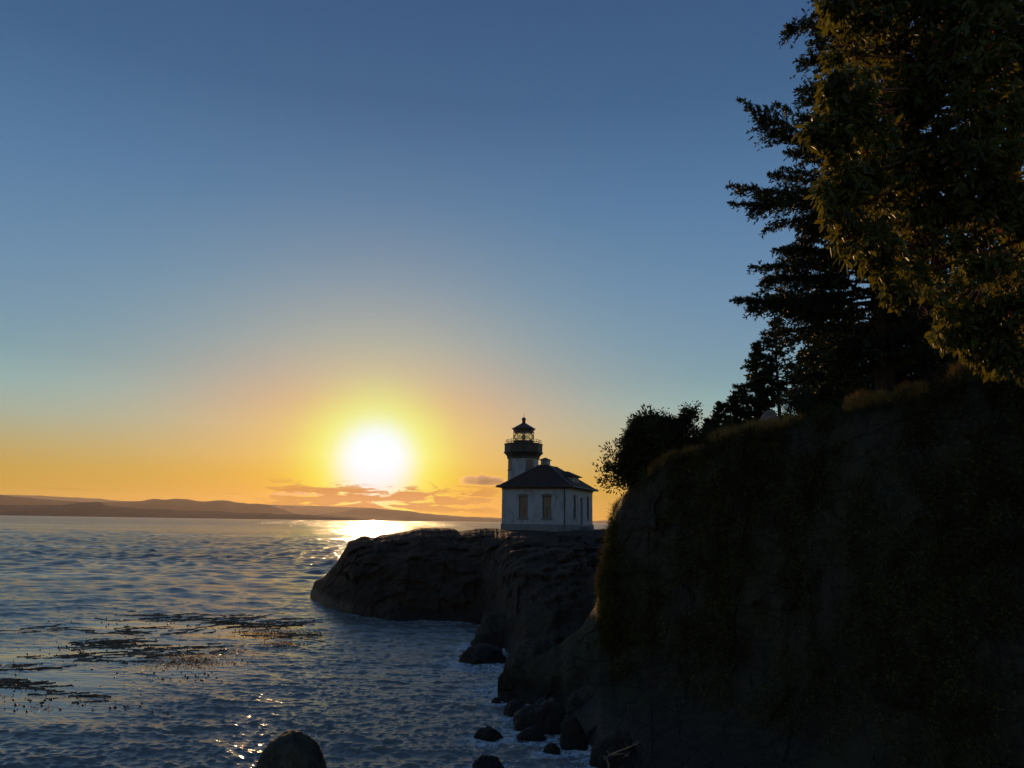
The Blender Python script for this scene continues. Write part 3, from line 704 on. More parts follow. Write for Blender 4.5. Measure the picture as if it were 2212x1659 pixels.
    v.lathe([(1.42, zt+0.401), (1.44, zt+0.46), (0.95, zt+0.72), (0.50, zt+0.98), (0.24, zt+1.12), (0.17, zt+1.2)], 8, o8, c)
    v.build('lantern_roof', ROOFT, root)
    v = MB(); v.lathe([(0.20, zt+1.18), (0.20, zt+1.50), (0.27, zt+1.53), (0.27, zt+1.60), (0.22, zt+1.70), (0.12, zt+1.78), (0.04, zt+1.82), (0.03, zt+1.9)], 14, 0, c); v.build('roof_ball', ROOFT, root, smooth=True)
    v = MB(); v.tube([(tx, ty, zt+1.85), (tx, ty, zt+2.45)], [0.022, 0.008], 6); v.build('lightning_rod', IRON, root)
    # tower windows on the faces turned to the left and to the viewer's right
    for ang in (-math.pi/4, -math.pi*3/4):
        ap = RT*math.cos(o8); nx, ny = math.cos(ang), math.sin(ang); ux, uy = -ny, nx
        def P(u, d, z): return (tx+nx*(ap+d)+ux*u, ty+ny*(ap+d)+uy*u, z)
        def slab(mb, a, b2, d0, d1, z0_, z1_):
            q = [P(a, d0, z0_), P(b2, d0, z0_), P(b2, d1, z0_), P(a, d1, z0_), P(a, d0, z1_), P(b2, d0, z1_), P(b2, d1, z1_), P(a, d1, z1_)]
            mb.add(q, [(0, 3, 2, 1), (4, 5, 6, 7), (0, 1, 5, 4), (1, 2, 6, 5), (2, 3, 7, 6), (3, 0, 4, 7)])
        f = MB(); z0_, z1_ = 6.95, 8.1
        slab(f, -0.46, -0.38, 0.0, 0.05, z0_, z1_); slab(f, 0.38, 0.46, 0.0, 0.05, z0_, z1_); slab(f, -0.38, 0.38, 0.0, 0.05, z0_, z0_+0.07); slab(f, -0.38, 0.38, 0.0, 0.05, z1_-0.07, z1_); slab(f, -0.38, 0.38, 0.0, 0.04, 7.5, 7.55)
        wn = f.build('window', TRIM, root)
        f = MB(); slab(f, -0.379, 0.379, 0.0, 0.012, z0_+0.071, z1_-0.071); f.build('pane', SUNSET_PANE, wn)
        f = MB(); slab(f, -0.55, 0.55, 0.0, 0.12, z0_-0.12, z0_-0.003); f.build('sill', TRIM, wn)
build_lighthouse()

# ------------------------------------------------------------------ foliage
def unit(v): return v/np.maximum(np.linalg.norm(v, axis=-1, keepdims=True), 1e-9)
def leaf_mesh(name, P, D, L, Wd, rng, shape='diamond', fold=0.15, mat_idx=None, up=None):
    """many leaves as one mesh: P base, D direction, L length, Wd half width"""
    n = len(P); D = unit(D); L = np.broadcast_to(L, n)[:, None]; Wd = np.broadcast_to(Wd, n)[:, None]
    A = rng.normal(size=(n, 3)) if up is None else up + rng.normal(size=(n, 3))*0.45
    S = unit(np.cross(D, A)); N = unit(np.cross(S, D))
    if shape == 'diamond':
        V = np.stack([P, P+D*L*0.45+S*Wd+N*Wd*fold, P+D*L, P+D*L*0.45-S*Wd+N*Wd*fold], 1)
        F = (np.arange(n)[:, None]*4+np.array([[0, 1, 2, 3]])); k = 4; fm = 1; faces = [F]
    else:  # oval, folded along the midrib and bent down
        bend = np.array([0, 0, -1.0])*L*0.10
        V = np.stack([P, P+D*L*0.28+S*Wd*0.85+N*Wd*fold, P+D*L*0.68+S*Wd*0.85+N*Wd*fold+bend*0.5, P+D*L+bend,
                      P+D*L*0.68-S*Wd*0.85+N*Wd*fold+bend*0.5, P+D*L*0.28-S*Wd*0.85+N*Wd*fold], 1)
        i = np.arange(n)[:, None]*6
        faces = [np.concatenate([i+np.array([[0, 1, 2, 3]]), i+np.array([[0, 3, 4, 5]])], 0)]; fm = 2
    mi = None
    if mat_idx is not None: mi = np.tile(mat_idx, fm)
    return mesh_np(name, V.reshape(-1, 3), faces, False, mi)

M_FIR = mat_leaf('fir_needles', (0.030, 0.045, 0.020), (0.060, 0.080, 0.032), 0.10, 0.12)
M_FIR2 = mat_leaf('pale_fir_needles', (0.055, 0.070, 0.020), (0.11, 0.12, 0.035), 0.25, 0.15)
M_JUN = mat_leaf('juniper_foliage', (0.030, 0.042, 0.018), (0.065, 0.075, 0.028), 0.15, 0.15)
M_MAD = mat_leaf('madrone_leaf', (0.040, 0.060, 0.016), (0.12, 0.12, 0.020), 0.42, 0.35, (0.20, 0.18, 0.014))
M_MADR = mat_leaf('red_old_leaf', (0.16, 0.035, 0.012), (0.30, 0.07, 0.015), 0.45, 0.3)
M_BLOS = mat_leaf('tan_flower_stalk', (0.22, 0.12, 0.035), (0.42, 0.25, 0.09), 0.3, 0.2)
M_BARK = mat_bark('fir_bark'); M_MBARK = mat_bark('red_madrone_bark', (0.09, 0.030, 0.016), (0.17, 0.07, 0.035), 3)

def bez(a, b, c, n):
    t = np.linspace(0, 1, n)[:, None]; return (1-t)**2*a+2*t*(1-t)*b+t*t*c

def fir_branch(rng, a, tip, droop, shoots, twigs_per_m=11, twig_len=0.9, shoot=0.13, wide=0.022, start=0.12, upturn=0.12, hang=0.15):
    """adds shoots (P, D, L, W) along a limb a->tip; returns the limb line"""
    a = np.array(a); tip = np.array(tip); ln = np.linalg.norm(tip-a)
    mid = (a+tip)/2 + np.array([0, 0, -droop*ln]); line = bez(a, mid, tip, 12)
    n = max(int(ln*twigs_per_m*1.5), 8); ts = np.sort(rng.uniform(start, 1.0, n))
    ax = unit(tip-a); side = unit(np.cross(ax, [0, 0, 1.0]))
    idx = ts*11; i0 = np.clip(idx.astype(int), 0, 10); fr = (idx-i0)[:, None]; base = line[i0]*(1-fr)+line[i0+1]*fr
    loc = unit(line[i0+1]-line[i0])
    sgn = rng.choice([-1, 1], n)[:, None]
    env = np.minimum(1, (1.02-ts)*3.2)**0.7*np.clip(0.35+ts*0.9, 0, 1)
    tl = twig_len*env*rng.uniform(0.55, 1.15, n)*(0.98+0.38*np.sin(ts*rng.uniform(9, 16)+rng.uniform(0, 6)))
    td = unit(loc*0.8+side*sgn*rng.uniform(0.25, 1.1, (n, 1))+np.array([0, 0, 1])*rng.normal(upturn, 0.42, (n, 1)))
    for j in range(n):
        m = max(int(tl[j]/shoot*5.0), 4); u = rng.uniform(0.0, 1.0, m)
        hangv = np.array([0, 0, -1.0])*hang
        p = base[j]+td[j]*(u*tl[j])[:, None]+hangv*(u[:, None]**2)*tl[j]
        d = td[j]+rng.normal(0, 0.62, (m, 3))+np.array([0, 0, 0.10])
        shoots.append((p, d, rng.uniform(0.7, 1.25, m)*shoot, np.full(m, wide)*rng.uniform(0.8, 1.3, m)))
    # the tip itself
    m = 14; p = tip-ax*rng.uniform(0, 0.35, m)[:, None]; shoots.append((p, ax+rng.normal(0, 0.5, (m, 3)), np.full(m, shoot), np.full(m, wide)))
    return line

def conifer(name, loc, height, radius, seed, label, parts_label=None, dens=1.0, shoot=0.16, mat=M_FIR, bare=0.12, spread_up=0.1, limbs=None, trunk_r=None, ragged=0.35, group=None, top_open=1.0, only=None):
    rng = np.random.default_rng(seed); root = empty(name, loc)
    tag(root, label, 'conifer', group)
    shoots = []; tm = MB(); tr = trunk_r or height*0.013+0.03
    tm.tube([(0, 0, -0.6), (0, 0, height*0.3), (rng.normal(0, .05), rng.normal(0, .05), height*0.7), (0, 0, height)], [tr*1.15, tr*0.8, tr*0.45, 0.012], 9)
    n = int(height*8.5*dens*(1.7 if height < 14 else 1.0))
    for i in range(n):
        f = bare+(1-bare)*(i+rng.uniform(0, 1))/n; z = height*f
        r = radius*((1-f)/(1-bare))**0.75*rng.uniform(1-ragged, 1.0+ragged*0.35)+0.12
        if rng.random() < 0.10: r *= 1.22
        th_ = rng.uniform(0, 2*np.pi)
        if only is not None and not only(th_, z): continue
        a = np.array([0, 0, z]); up = r*(spread_up+0.25*(f-0.4))
        tip = np.array([math.cos(th_)*r, math.sin(th_)*r, z+up])
        ln = fir_branch(rng, a, tip, 0.06+0.10*(1-f), shoots, 10*dens, min(0.30*r+0.15, 1.1), shoot, shoot*0.22, start=0.02)
        tm.tube(ln[::3].tolist()+[ln[-1].tolist()], [max(0.012, tr*0.28*(1-f*0.5)), 0.02, 0.013, 0.009, 0.006][:len(ln[::3])+1], 5)
    if limbs:
        for (a, tip, dr, tl, dn) in limbs:
            ln = fir_branch(rng, a, tip, dr, shoots, dn, tl, shoot*0.9, shoot*0.16, start=0.25, hang=0.25)
            tm.tube(ln.tolist(), np.linspace(0.055, 0.010, 12).tolist(), 6)
    P, D, L, Wd = (np.concatenate([s[i] for s in shoots]) for i in range(4))
    me = leaf_mesh('crown', P, D, L, Wd, rng, 'diamond', 0.5)
    link('crown', me, mat, root); tm.build('trunk', M_BARK, root, smooth=True)
    return root, len(P)

cnt = 0
# the big fir whose long limbs reach out over the bluff edge
def big_fir():
    global cnt
    Y0 = 27.0; z0, _ = rim_z(1900); base = at(1915, 870, Y0); base.z = 12.4
    H = 25.0
    def L(px, py, Y): v = at(px, py, Y)-base; return (v.x, v.y, v.z)
    def T(py): return at(1915, py, Y0).z-base.z
    S = []
    #  trunk height py, tip px, tip py, tip depth, droop, twig length, density
    for tpy, px, py, Y, dr, tl, dn in [
        (-60, 1772, -10, 26.0, 0.05, 0.8, 16), (40, 1698, 56, 25.5, 0.10, 0.75, 18), (70, 1733, 52, 26.5, 0.12, 0.65, 16), (120, 1716, 133, 26.5, 0.10, 0.65, 16), (150, 1722, 195, 26.0, 0.10, 0.65, 16),
        (300, 1594, 214, 25.2, 0.20, 0.75, 20), (330, 1640, 262, 25.6, 0.17, 0.85, 20), (290, 1673, 224, 26.2, 0.14, 0.60, 18), (345, 1672, 285, 26.0, 0.10, 0.65, 18), (260, 1735, 250, 26.5, 0.1, 0.6, 16), (370, 1694, 330, 26.6, 0.05, 0.5, 16),
        (400, 1577, 403, 25.4, 0.10, 0.8, 20), (430, 1580, 440, 25.2, 0.06, 0.75, 20), (390, 1662, 376, 26.3, 0.08, 0.6, 18), (400, 1690, 364, 26.8, 0.05, 0.55, 16), (440, 1640, 430, 25.9, 0.02, 0.8, 20), (460, 1650, 500, 25.6, -0.10, 0.55, 18), (500, 1718, 485, 26.4, -0.05, 0.6, 16),
        (560, 1623, 577, 25.8, 0.05, 0.75, 20), (545, 1672, 540, 26.4, 0.03, 0.8, 20), (580, 1650, 610, 26.0, 0.03, 0.9, 22), (500, 1755, 500, 27.0, 0.03, 0.7, 16),
        (640, 1583, 648, 25.5, 0.04, 0.8, 22), (650, 1620, 668, 25.9, 0.02, 0.9, 24), (610, 1690, 600, 26.6, 0.02, 0.9, 22), (690, 1700, 680, 26.5, 0.0, 0.8, 22), (660, 1655, 640, 27.5, 0.02, 0.9, 22), (620, 1740, 650, 28.0, 0.0, 0.9, 20),
        (700, 1645, 722, 27.0, 0.0, 0.5, 18), (700, 1680, 745, 26.0, -0.05, 0.5, 14), (720, 1745, 708, 26.0, -0.06, 0.25, 8)]:
        S.append(((0, 0, T(tpy)), L(px, py, Y), dr, tl, dn))
    r, c = conifer('fir_tree', base, H, 3.0, 5, 'tallest dark fir with long ragged limbs reaching out left over the bluff', dens=1.3, shoot=0.15, bare=0.05, limbs=S, trunk_r=0.30)
    cnt += c
big_fir()
def small_conifers():
    global cnt
    # px trunk, ground py, top py, Y, radius px, label, material, density
    spec = [
     (1684, 893, 690, 39, 62, 'thin fir with bare lower trunk, left of the broad green firs', M_FIR, 0.9, 0.35),
     (1640, 905, 741, 40, 55, 'pointed fir at the left end of the row of trees', M_FIR, 1.3, 0.10),
     (1600, 930, 835, 41, 50, 'short dark fir on the slope below the row, right of the rounded cliff edge tree', M_FIR, 1.6, 0.0),
     (1560, 945, 872, 41, 40, 'lowest stunted fir on the slope between the cliff edge trees and the fir row', M_FIR, 1.7, 0.0),
     (1536, 955, 908, 40, 26, 'tiny fir at the left foot of the fir row beside the open crowned tree', M_FIR, 1.9, 0.0),
     (1780, 880, 690, 46, 60, 'distant fir whose small pointed top shows in the sky gap', M_FIR, 1.3, 0.05),
     (1766, 905, 735, 38, 85, 'broad yellow green fir just right of the sky gap', M_FIR2, 1.5, 0.0),
     (1850, 890, 650, 38, 100, 'broad green fir in the middle of the row behind the grassy rim', M_FIR2, 1.5, 0.0),
     (1940, 870, 610, 37, 95, 'full green fir standing behind the rising grass strip', M_FIR2, 1.5, 0.0),
     (2050, 850, 520, 34, 110, 'dark fir behind the lower leaves of the broadleaf tree', M_FIR, 1.5, 0.0),
     (2170, 830, 300, 26, 120, 'dark fir at the right edge behind the broadleaf trunk', M_FIR, 1.5, 0.0),
     (2330, 830, 100, 27, 160, 'dark fir cut off by the right edge', M_FIR, 1.3, 0.0),
     (1990, 860, 120, 38, 130, 'tall dark fir filling the shade behind the broadleaf crown', M_FIR, 1.4, 0.05),
    ]
    for k, (px, gpy, tpy, Y, rpx, lab, mt, dn, bare) in enumerate(spec):
        b = at(px, gpy, Y); t_ = at(px, tpy, Y); H = t_.z-b.z; gz = plateau_z(px, Y)
        H += b.z-gz+0.2; b.z = gz-0.2
        r, c = conifer('fir_tree', b, H, rpx/FP*Y, 40+k, lab, dens=dn*(1.0 if H < 9 else 0.8), shoot=0.17 if Y > 30 else 0.16, mat=mt, bare=bare, ragged=0.45, group='firs behind the bluff rim')
        cnt += c
small_conifers()
print('fir shoots', cnt)

def grow(rng, tm, p, d, ln, r, depth, ends, spread=0.55, segs=4, taper=0.62, kids=3, up=0.12, wob=0.14):
    pts = [p]; rs = [r]; q = p.copy(); dd = d.copy()
    for i in range(segs):
        dd = unit(dd+rng.normal(0, wob, 3)+np.array([0, 0, up])); q = q+dd*ln/segs; pts.append(q.copy()); rs.append(r*(1-(1-taper)*(i+1)/segs))
    tm.tube([x.tolist() for x in pts], rs, 6 if depth > 1 else 4)
    if depth == 0: ends.append((q, dd)); return
    for k in range(kids):
        j = segs if k == 0 else rng.integers(max(1, segs-2), segs+1)
        nd = unit(dd+rng.normal(0, spread, 3)); grow(rng, tm, pts[j].copy(), nd, ln*rng.uniform(0.62, 0.85), rs[j]*0.72, depth-1, ends, spread, segs, taper, kids, up, wob)
    if depth <= 2: ends.append((pts[segs//2], dd))

def blob_tree(name, label, cat, base, blobs, rng, mat, leafL, leafW, per_clump, clumps, clump_r, tm_bark, stems, hollow=0.55, shape='diamond', mats=None, trunk_r=0.12, group=None):
    """crown filled clump by clump inside a set of ellipsoids; stems run from the base to each ellipsoid and branch inside it"""
    root = empty(name, base); tag(root, label, cat, group); base = np.array(base)
    tm = MB(); Ps = []; Ds = []
    vol = np.array([b[1]**2 for b in blobs]); vol = vol/vol.sum()
    for (c, r, sq), w in zip(blobs, vol):
        c = np.array(c)-base; n = max(int(clumps*w), 4)
        u = unit(rng.normal(size=(n, 3))); rad_ = r*rng.uniform(hollow**3, 1, n)**(1/3)*(1+0.42*vnoise(u*3.1+c, 5))
        q = c+u*rad_[:, None]*np.array([1, 1, sq])
        for i in range(n):
            cr = clump_r*rng.uniform(0.5, 1.3); m = int(per_clump*rng.uniform(0.6, 1.3))
            v = rng.normal(size=(m, 3))*cr*0.5; Ps.append(q[i]+v); Ds.append(v/cr+u[i]*0.6+rng.normal(0, 0.5, (m, 3)))
    for (pts, r0, kids) in stems:
        pts = [np.array(p)-base for p in pts]; tm.tube([p.tolist() for p in pts], np.linspace(r0, r0*0.35, len(pts)).tolist(), 7)
        ends = []
        for j in range(1, len(pts)):
            for _ in range(kids):
                d = unit(pts[j]-pts[j-1]+rng.normal(0, 0.6, 3)*np.linalg.norm(pts[j]-pts[j-1])); grow(rng, tm, pts[j].copy(), d, leafL*3.2, r0*0.25, 1, ends, 0.6, 3, 0.6, 2)
        for (e, d) in ends:
            m = per_clump//2; v = rng.normal(size=(m, 3))*clump_r*0.4; Ps.append(e+v); Ds.append(v/clump_r+d)
    P = np.concatenate(Ps); D = np.concatenate(Ds); n = len(P)
    me = leaf_mesh('crown', P, D, rng.uniform(0.7, 1.25, n)*leafL, leafW, rng, shape, 0.4)
    link('crown', me, mat, root); tm.build('trunk', tm_bark, root, smooth=True); return root

def cliff_edge_trees():
    rng = np.random.default_rng(3)
    Y = 38.0
    def B(px, py, r, dY=0.0, sq=1.0): px = px+max(0, 1372-px)*0.22; v = at(px, py, Y+dY); return ((v.x, v.y, v.z), r*0.88/FP*(Y+dY), sq)
    b = at(1372, 1060, 38.0)
    gz = b.z-0.3
    base = (b.x, b.y, gz)
    def Pn(px, py, dY=0.0): v = at(px, py, Y+dY); return (v.x, v.y, v.z)
    blobs = [B(1392, 935, 38), B(1368, 955, 28, .3), B(1418, 932, 34, .4), B(1352, 992, 20, -.2), B(1340, 1002, 13, 0), B(1385, 990, 38, .4), B(1420, 975, 44, .6), B(1334, 1026, 10, -.2, .6), B(1345, 1017, 12), B(1350, 1044, 8, 0, .5),
             B(1385, 1025, 26, .3), B(1405, 905, 14, 0), B(1378, 915, 14), B(1350, 965, 11), B(1440, 1000, 26, .6)]
    stems = [([base, Pn(1370, 1040), Pn(1352, 1035), Pn(1330, 1022)], 0.10, 3), ([base, Pn(1368, 1030), Pn(1362, 1000), Pn(1350, 985)], 0.11, 3), ([base, Pn(1385, 1010), Pn(1395, 960), Pn(1392, 925)], 0.14, 3),
             ([base, Pn(1365, 1048), Pn(1345, 1048), Pn(1336, 1046)], 0.05, 2), ([base, Pn(1355, 1040), Pn(1335, 1036), Pn(1322, 1040)], 0.05, 2), ([base, Pn(1395, 1030), Pn(1425, 990)], 0.12, 3)]
    blob_tree('juniper_tree', 'rounded dark tree leaning over the cliff edge nearest the lighthouse', 'tree', base, blobs, rng, M_JUN, 0.18, 0.04, 30, 780, 0.27, M_BARK, stems, hollow=0.35)
    Y = 36.6
    b2 = at(1455, 1005, 36.4); base2 = (b2.x, b2.y, rim_z(1448)[0]-0.3)
    def B2(px, py, r, dY=0.0, sq=1.0): v = at(px, py, 36.6+dY); return ((v.x, v.y, v.z), r/FP*(36.6+dY), sq)
    def P2(px, py, dY=0.0): v = at(px, py, 36.6+dY); return (v.x, v.y, v.z)
    blobs = [B2(1437, 915, 17), B2(1425, 925, 16), B2(1458, 920, 15), B2(1448, 945, 28), B2(1484, 900, 13), B2(1492, 892, 12), B2(1478, 912, 12), B2(1500, 903, 8), B2(1480, 940, 26), B2(1505, 945, 13), B2(1515, 948, 8), B2(1470, 970, 26), B2(1497, 972, 14), B2(1524, 958, 7), B2(1515, 975, 9), B2(1500, 990, 10)]
    stems = [([base2, P2(1450, 970), P2(1440, 930)], 0.10, 3), ([base2, P2(1465, 965), P2(1478, 925), P2(1490, 898)], 0.10, 3), ([base2, P2(1480, 975), P2(1500, 955), P2(1512, 945)], 0.08, 3), ([base2, P2(1490, 990), P2(1510, 970), P2(1525, 955)], 0.06, 4)]
    blob_tree('oak_tree', 'open crowned tree with a tuft sticking up, behind the rounded cliff edge tree', 'tree', base2, blobs, rng, M_JUN, 0.12, 0.04, 20, 560, 0.24, M_BARK, stems, hollow=0.2)
cliff_edge_trees()

def madrone():
    rng = np.random.default_rng(77)
    blobs = []
    def B(px, py, r, Y=14.0, sq=1.0): v = at(px, py, Y); blobs.append((np.array((v.x, v.y, v.z)), r/FP*Y, sq))
    for px, py, r, Y in [(1768, 288, 36, 13), (1795, 205, 40, 13), (1778, 420, 32, 13), (1800, 15, 42, 13.5), (1812, 100, 40, 13.5), (1855, 30, 85, 14), (1850, 120, 70, 13.5), (1830, 205, 62, 13), (1800, 290, 52, 13), (1852, 300, 80, 13.6), (1822, 385, 55, 13.2), (1815, 450, 48, 13.2), (1868, 440, 80, 14), (1845, 515, 45, 13.4), (1905, 540, 62, 14), (1948, 610, 60, 14.4), (1990, 660, 58, 14.6), (2050, 700, 62, 15), (2100, 740, 55, 15), (2140, 765, 40, 15),
                         (1950, 80, 120, 15), (2060, 60, 130, 14), (2180, 60, 130, 14.5), (1940, 230, 120, 15), (2060, 220, 130, 14.2), (2180, 240, 130, 15.2), (1960, 400, 120, 15), (2080, 400, 130, 14.4), (2190, 430, 120, 14.6), (2020, 550, 110, 15), (2140, 580, 120, 14.8), (2220, 680, 100, 14.6), (2180, 770, 45, 14.6),
                         (2290, 150, 150, 15), (2320, 450, 160, 15), (2300, 720, 110, 15), (2420, 300, 160, 16), (1920, -60, 120, 14.5), (2150, -120, 200, 15), (2400, -20, 180, 15.5)]:
        B(px, py, r, Y, 1.0)
    # three trees share this thicket: each blob goes to the nearest of them
    trees = [('madrone_tree', 'nearest broadleaf tree with big hanging leaves and tan flower heads, filling the upper right', 2110, 15.6, lambda px, py: True)]
    g = at(2200, 800, 17.2); zg = rim_z(2200)[0]-0.3; base = np.array(((2200-1106)/FP*21.4, 21.4, zg-0.2))
    root = empty('madrone_tree', base)
    tag(root, 'big broadleaf tree with large drooping leaves and tan flower heads, filling the upper right corner', 'tree')
    tm = MB(); WP = []; WD = []; lit = []
    tot = sum(b[1]**2 for b in blobs)
    def Pt(px, py, Y): v = at(px, py, Y); return np.array((v.x, v.y, v.z))
    hub1, hub2, hub3 = Pt(2195, 560, 18.4), Pt(2192, 250, 17.2), Pt(2180, -60, 16.6)
    def tube_abs(pts, rs): tm.tube([(p-base).tolist() for p in pts], rs, 10)
    tube_abs([base, Pt(2178, 760, 20.6), Pt(2205, 660, 19.4), hub1, Pt(2185, 400, 17.8), hub2, hub3], [0.30, 0.27, 0.25, 0.23, 0.2, 0.17, 0.12])
    tube_abs([Pt(2205, 660, 19.4), Pt(2260, 500, 18.4), Pt(2330, 250, 17)], [0.17, 0.14, 0.08])
    for c, r, sq in blobs:
        hub = min((hub1, hub2, hub3), key=lambda h: np.linalg.norm(h-c)); mid = (hub+c)/2+rng.normal(0, 0.25, 3)+np.array([0, 0, 0.15])
        line = bez(hub, mid, c, 7); tm.tube([(p-base).tolist() for p in line], np.linspace(0.065, 0.022, 7).tolist(), 7)
        n = max(int(12000*r*r/tot), 12)
        u = unit(rng.normal(size=(n, 3))); u[:, 1] = np.where(rng.random(n) < 0.6, -np.abs(u[:, 1]), u[:, 1]); u = unit(u)
        q = c+u*(r*rng.uniform(0.25, 1.0, n)**0.5)[:, None]*(1+0.2*vnoise(u*2.0+c, 4))[:, None]
        for i in range(n):
            WP.append(q[i]); WD.append(unit(u[i]*0.7+rng.normal(0, 0.5, 3)+np.array([0, 0, -0.1])))
        for _ in range(max(5, int(n*0.10))):
            k = rng.integers(0, n); m2 = (c+q[k])/2+rng.normal(0, 0.12, 3)
            tm.tube([(p-base).tolist() for p in bez(c, m2, q[k], 5)], [0.016, 0.013, 0.011, 0.008, 0.005], 4)
    WP = np.array(WP); WD = np.array(WD)
    keep = vnoise(WP*1.0, 12)+0.6*vnoise(WP*2.3, 13) > -0.30; WP = WP[keep]; WD = WD[keep]; nW = len(WP)
    k = 8
    idx = np.repeat(np.arange(nW), k)
    d = unit(WD[idx]*0.45+rng.normal(0, 0.75, (len(idx), 3))+np.array([0, 0, -0.8]))
    P = WP[idx]-base+rng.normal(0, 0.035, (len(idx), 3)); n = len(P)
    L = rng.uniform(0.10, 0.25, n); mi = (rng.random(n) < 0.012).astype(int)
    me = leaf_mesh('crown', P, d, L, L*0.20, rng, 'oval', 0.25, mi); link('crown', me, [M_MAD, M_MADR], root)
    # upright flower heads at the outer tips
    out = np.where((rng.random(nW) < 0.13)&(vnoise(WP*0.9, 66) > -0.05))[0]; k = 22; idx = np.repeat(out, k)
    d = unit(rng.normal(0, 0.55, (len(idx), 3))+np.array([0, 0, 0.9])+WD[idx]*0.3); P = WP[idx]-base+d*rng.uniform(0, 0.05, (len(idx), 1)); n = len(P)
    me = leaf_mesh('flower_heads', P, d, rng.uniform(0.03, 0.10, n), 0.006, rng, 'diamond', 0.4)
    fo = link('flower_heads', me, M_BLOS, root); fo['kind'] = 'stuff'
    tm.build('trunk', M_MBARK, root, smooth=True)
    print('whorls', nW)
madrone()

# ------------------------------------------------------------------ things on the rim
def ground_z(px, Y): return plateau_z(px, Y)
def pale_rocks():
    for k, (px, w, h, Y, lab, el) in enumerate([
        (1665, 17, 22, 32.6, 'largest pale boulder catching the sun on the bluff top', 0.9), (1652, 7, 15, 31.6, 'small round pale rock in the dry grass left of the largest pale boulder', 0.8), (1686, 4.5, 17, 31.6, 'narrow upright pale stone in the grass right of the largest pale boulder', 0.9)]):
        x = (px-1106)/FP*Y; s = Y/FP; gz = plateau_z(px, Y)
        me = rock_mesh('boulder', 330+k*3, w*s, w*s*0.9, h*s*1.15, 4, 0.34, 0.5); o = link('boulder', me, M_PALE)
        o.location = (x, Y, gz+(0.52, 0.22, 0.30)[k]); px_ = px; o.rotation_euler = (0, rad(8), 0.4*k); tag(o, lab, 'rock', 'pale rocks on the bluff top')
pale_rocks()

M_GRASS = mat_leaf('dry_grass', (0.26, 0.15, 0.045), (0.48, 0.29, 0.08), 0.6, 0.1)
M_GREEN = mat_leaf('edge_grass', (0.045, 0.042, 0.013), (0.10, 0.085, 0.026), 0.35, 0.1)
def grass():
    rng = np.random.default_rng(8)
    def strip(name, label, px0, px1, n, hmin, hmax, mat, back, seed=0, front=-0.4):
        px = rng.uniform(px0, px1, n); z, d = rim_z(px); q = rng.uniform(0, 1, n); Y = d+front+(back-front)*q**1.3
        clump = vnoise(np.stack([px*0.09, Y*1.3, px*0], -1), seed+3)
        keep = clump > rng.uniform(-0.9, 0.35, n); px, Y, z, d = px[keep], Y[keep], z[keep], d[keep]; n = len(px)
        gz = np.where(Y > d, z+(Y-d)*0.012, z-(d-Y)*0.35)-0.04
        P = np.stack([(px-1106)/FP*Y, Y, gz], -1)
        D = unit(rng.normal(0, 0.22, (n, 3))+np.array([0.12, 0, 1.0])); L = rng.uniform(hmin, hmax, n)*(1+0.5*clump[keep])
        me = leaf_mesh(name, P, D, L, rng.uniform(0.005, 0.011, n), rng, 'diamond', 0.2)
        o = link(name, me, mat); tag(o, label, 'grass', kind='stuff')
    strip('dry_grass', 'sunlit dry grass along the bluff rim', 1560, 1735, 9000, 0.18, 0.55, M_GRASS, 1.6, 1)
    strip('dry_grass', 'dry grass strip climbing the rim towards the broadleaf tree', 1830, 2110, 15000, 0.18, 0.55, M_GRASS, 1.6, 2)
    strip('dry_grass', 'dry grass on the low rim below the cliff edge trees', 1400, 1570, 8000, 0.2, 0.55, M_GRASS, 1.6, 3)
    strip('edge_grass', 'short green brown turf along the whole rim', 1345, 2600, 30000, 0.06, 0.22, M_GREEN, 3.0, 4, -0.9)
grass()
def shrubs():
    rng = np.random.default_rng(19)
    for k, (px, py, r, Y, lab, mt) in enumerate([
        (1725, 868, 40, 33.5, 'black leafy bush put in for an unclear gabled shape behind the largest pale boulder', M_JUN), (1575, 930, 18, 36, 'low olive bush on the rim beside the stunted fir', M_FIR2), (1545, 955, 14, 36, 'small olive bush on the rim below the open crowned tree', M_FIR2),  # the black bush is added in place of an unclear dark gabled shape
        (1425, 1018, 14, 36.4, 'little bush clinging to the rim under the open crowned tree', M_FIR2), (1400, 1035, 12, 36.8, 'smallest bush on the cliff nose beneath the rounded tree', M_FIR2),
        (2050, 812, 26, 24.0, 'dark bush at the top of the grass strip under the broadleaf tree', M_JUN), (2130, 800, 26, 22.5, 'bush in the shade under the broadleaf trunk', M_JUN), (1810, 878, 24, 34.0, 'dense bush between the firs and the rim right of the pale boulder', M_JUN)]):
        v = at(px, py, Y); s = Y/FP; gz = min(plateau_z(px, Y), v.z)-0.1; base = (v.x, v.y, gz)
        blobs = [((v.x+rng.normal(0, r*s*.4), v.y+rng.normal(0, r*s*.3), v.z+rng.normal(-r*s*.2, r*s*.2)), r*s*rng.uniform(.5, .8), 0.9) for _ in range(5)]
        blob_tree('bush', lab, 'bush', base, blobs, rng, mt, 0.10, 0.022, 16, 220, 0.18, M_BARK, [([base, (v.x, v.y, v.z)], 0.04, 4)], hollow=0.2, group='bushes along the rim')
shrubs()
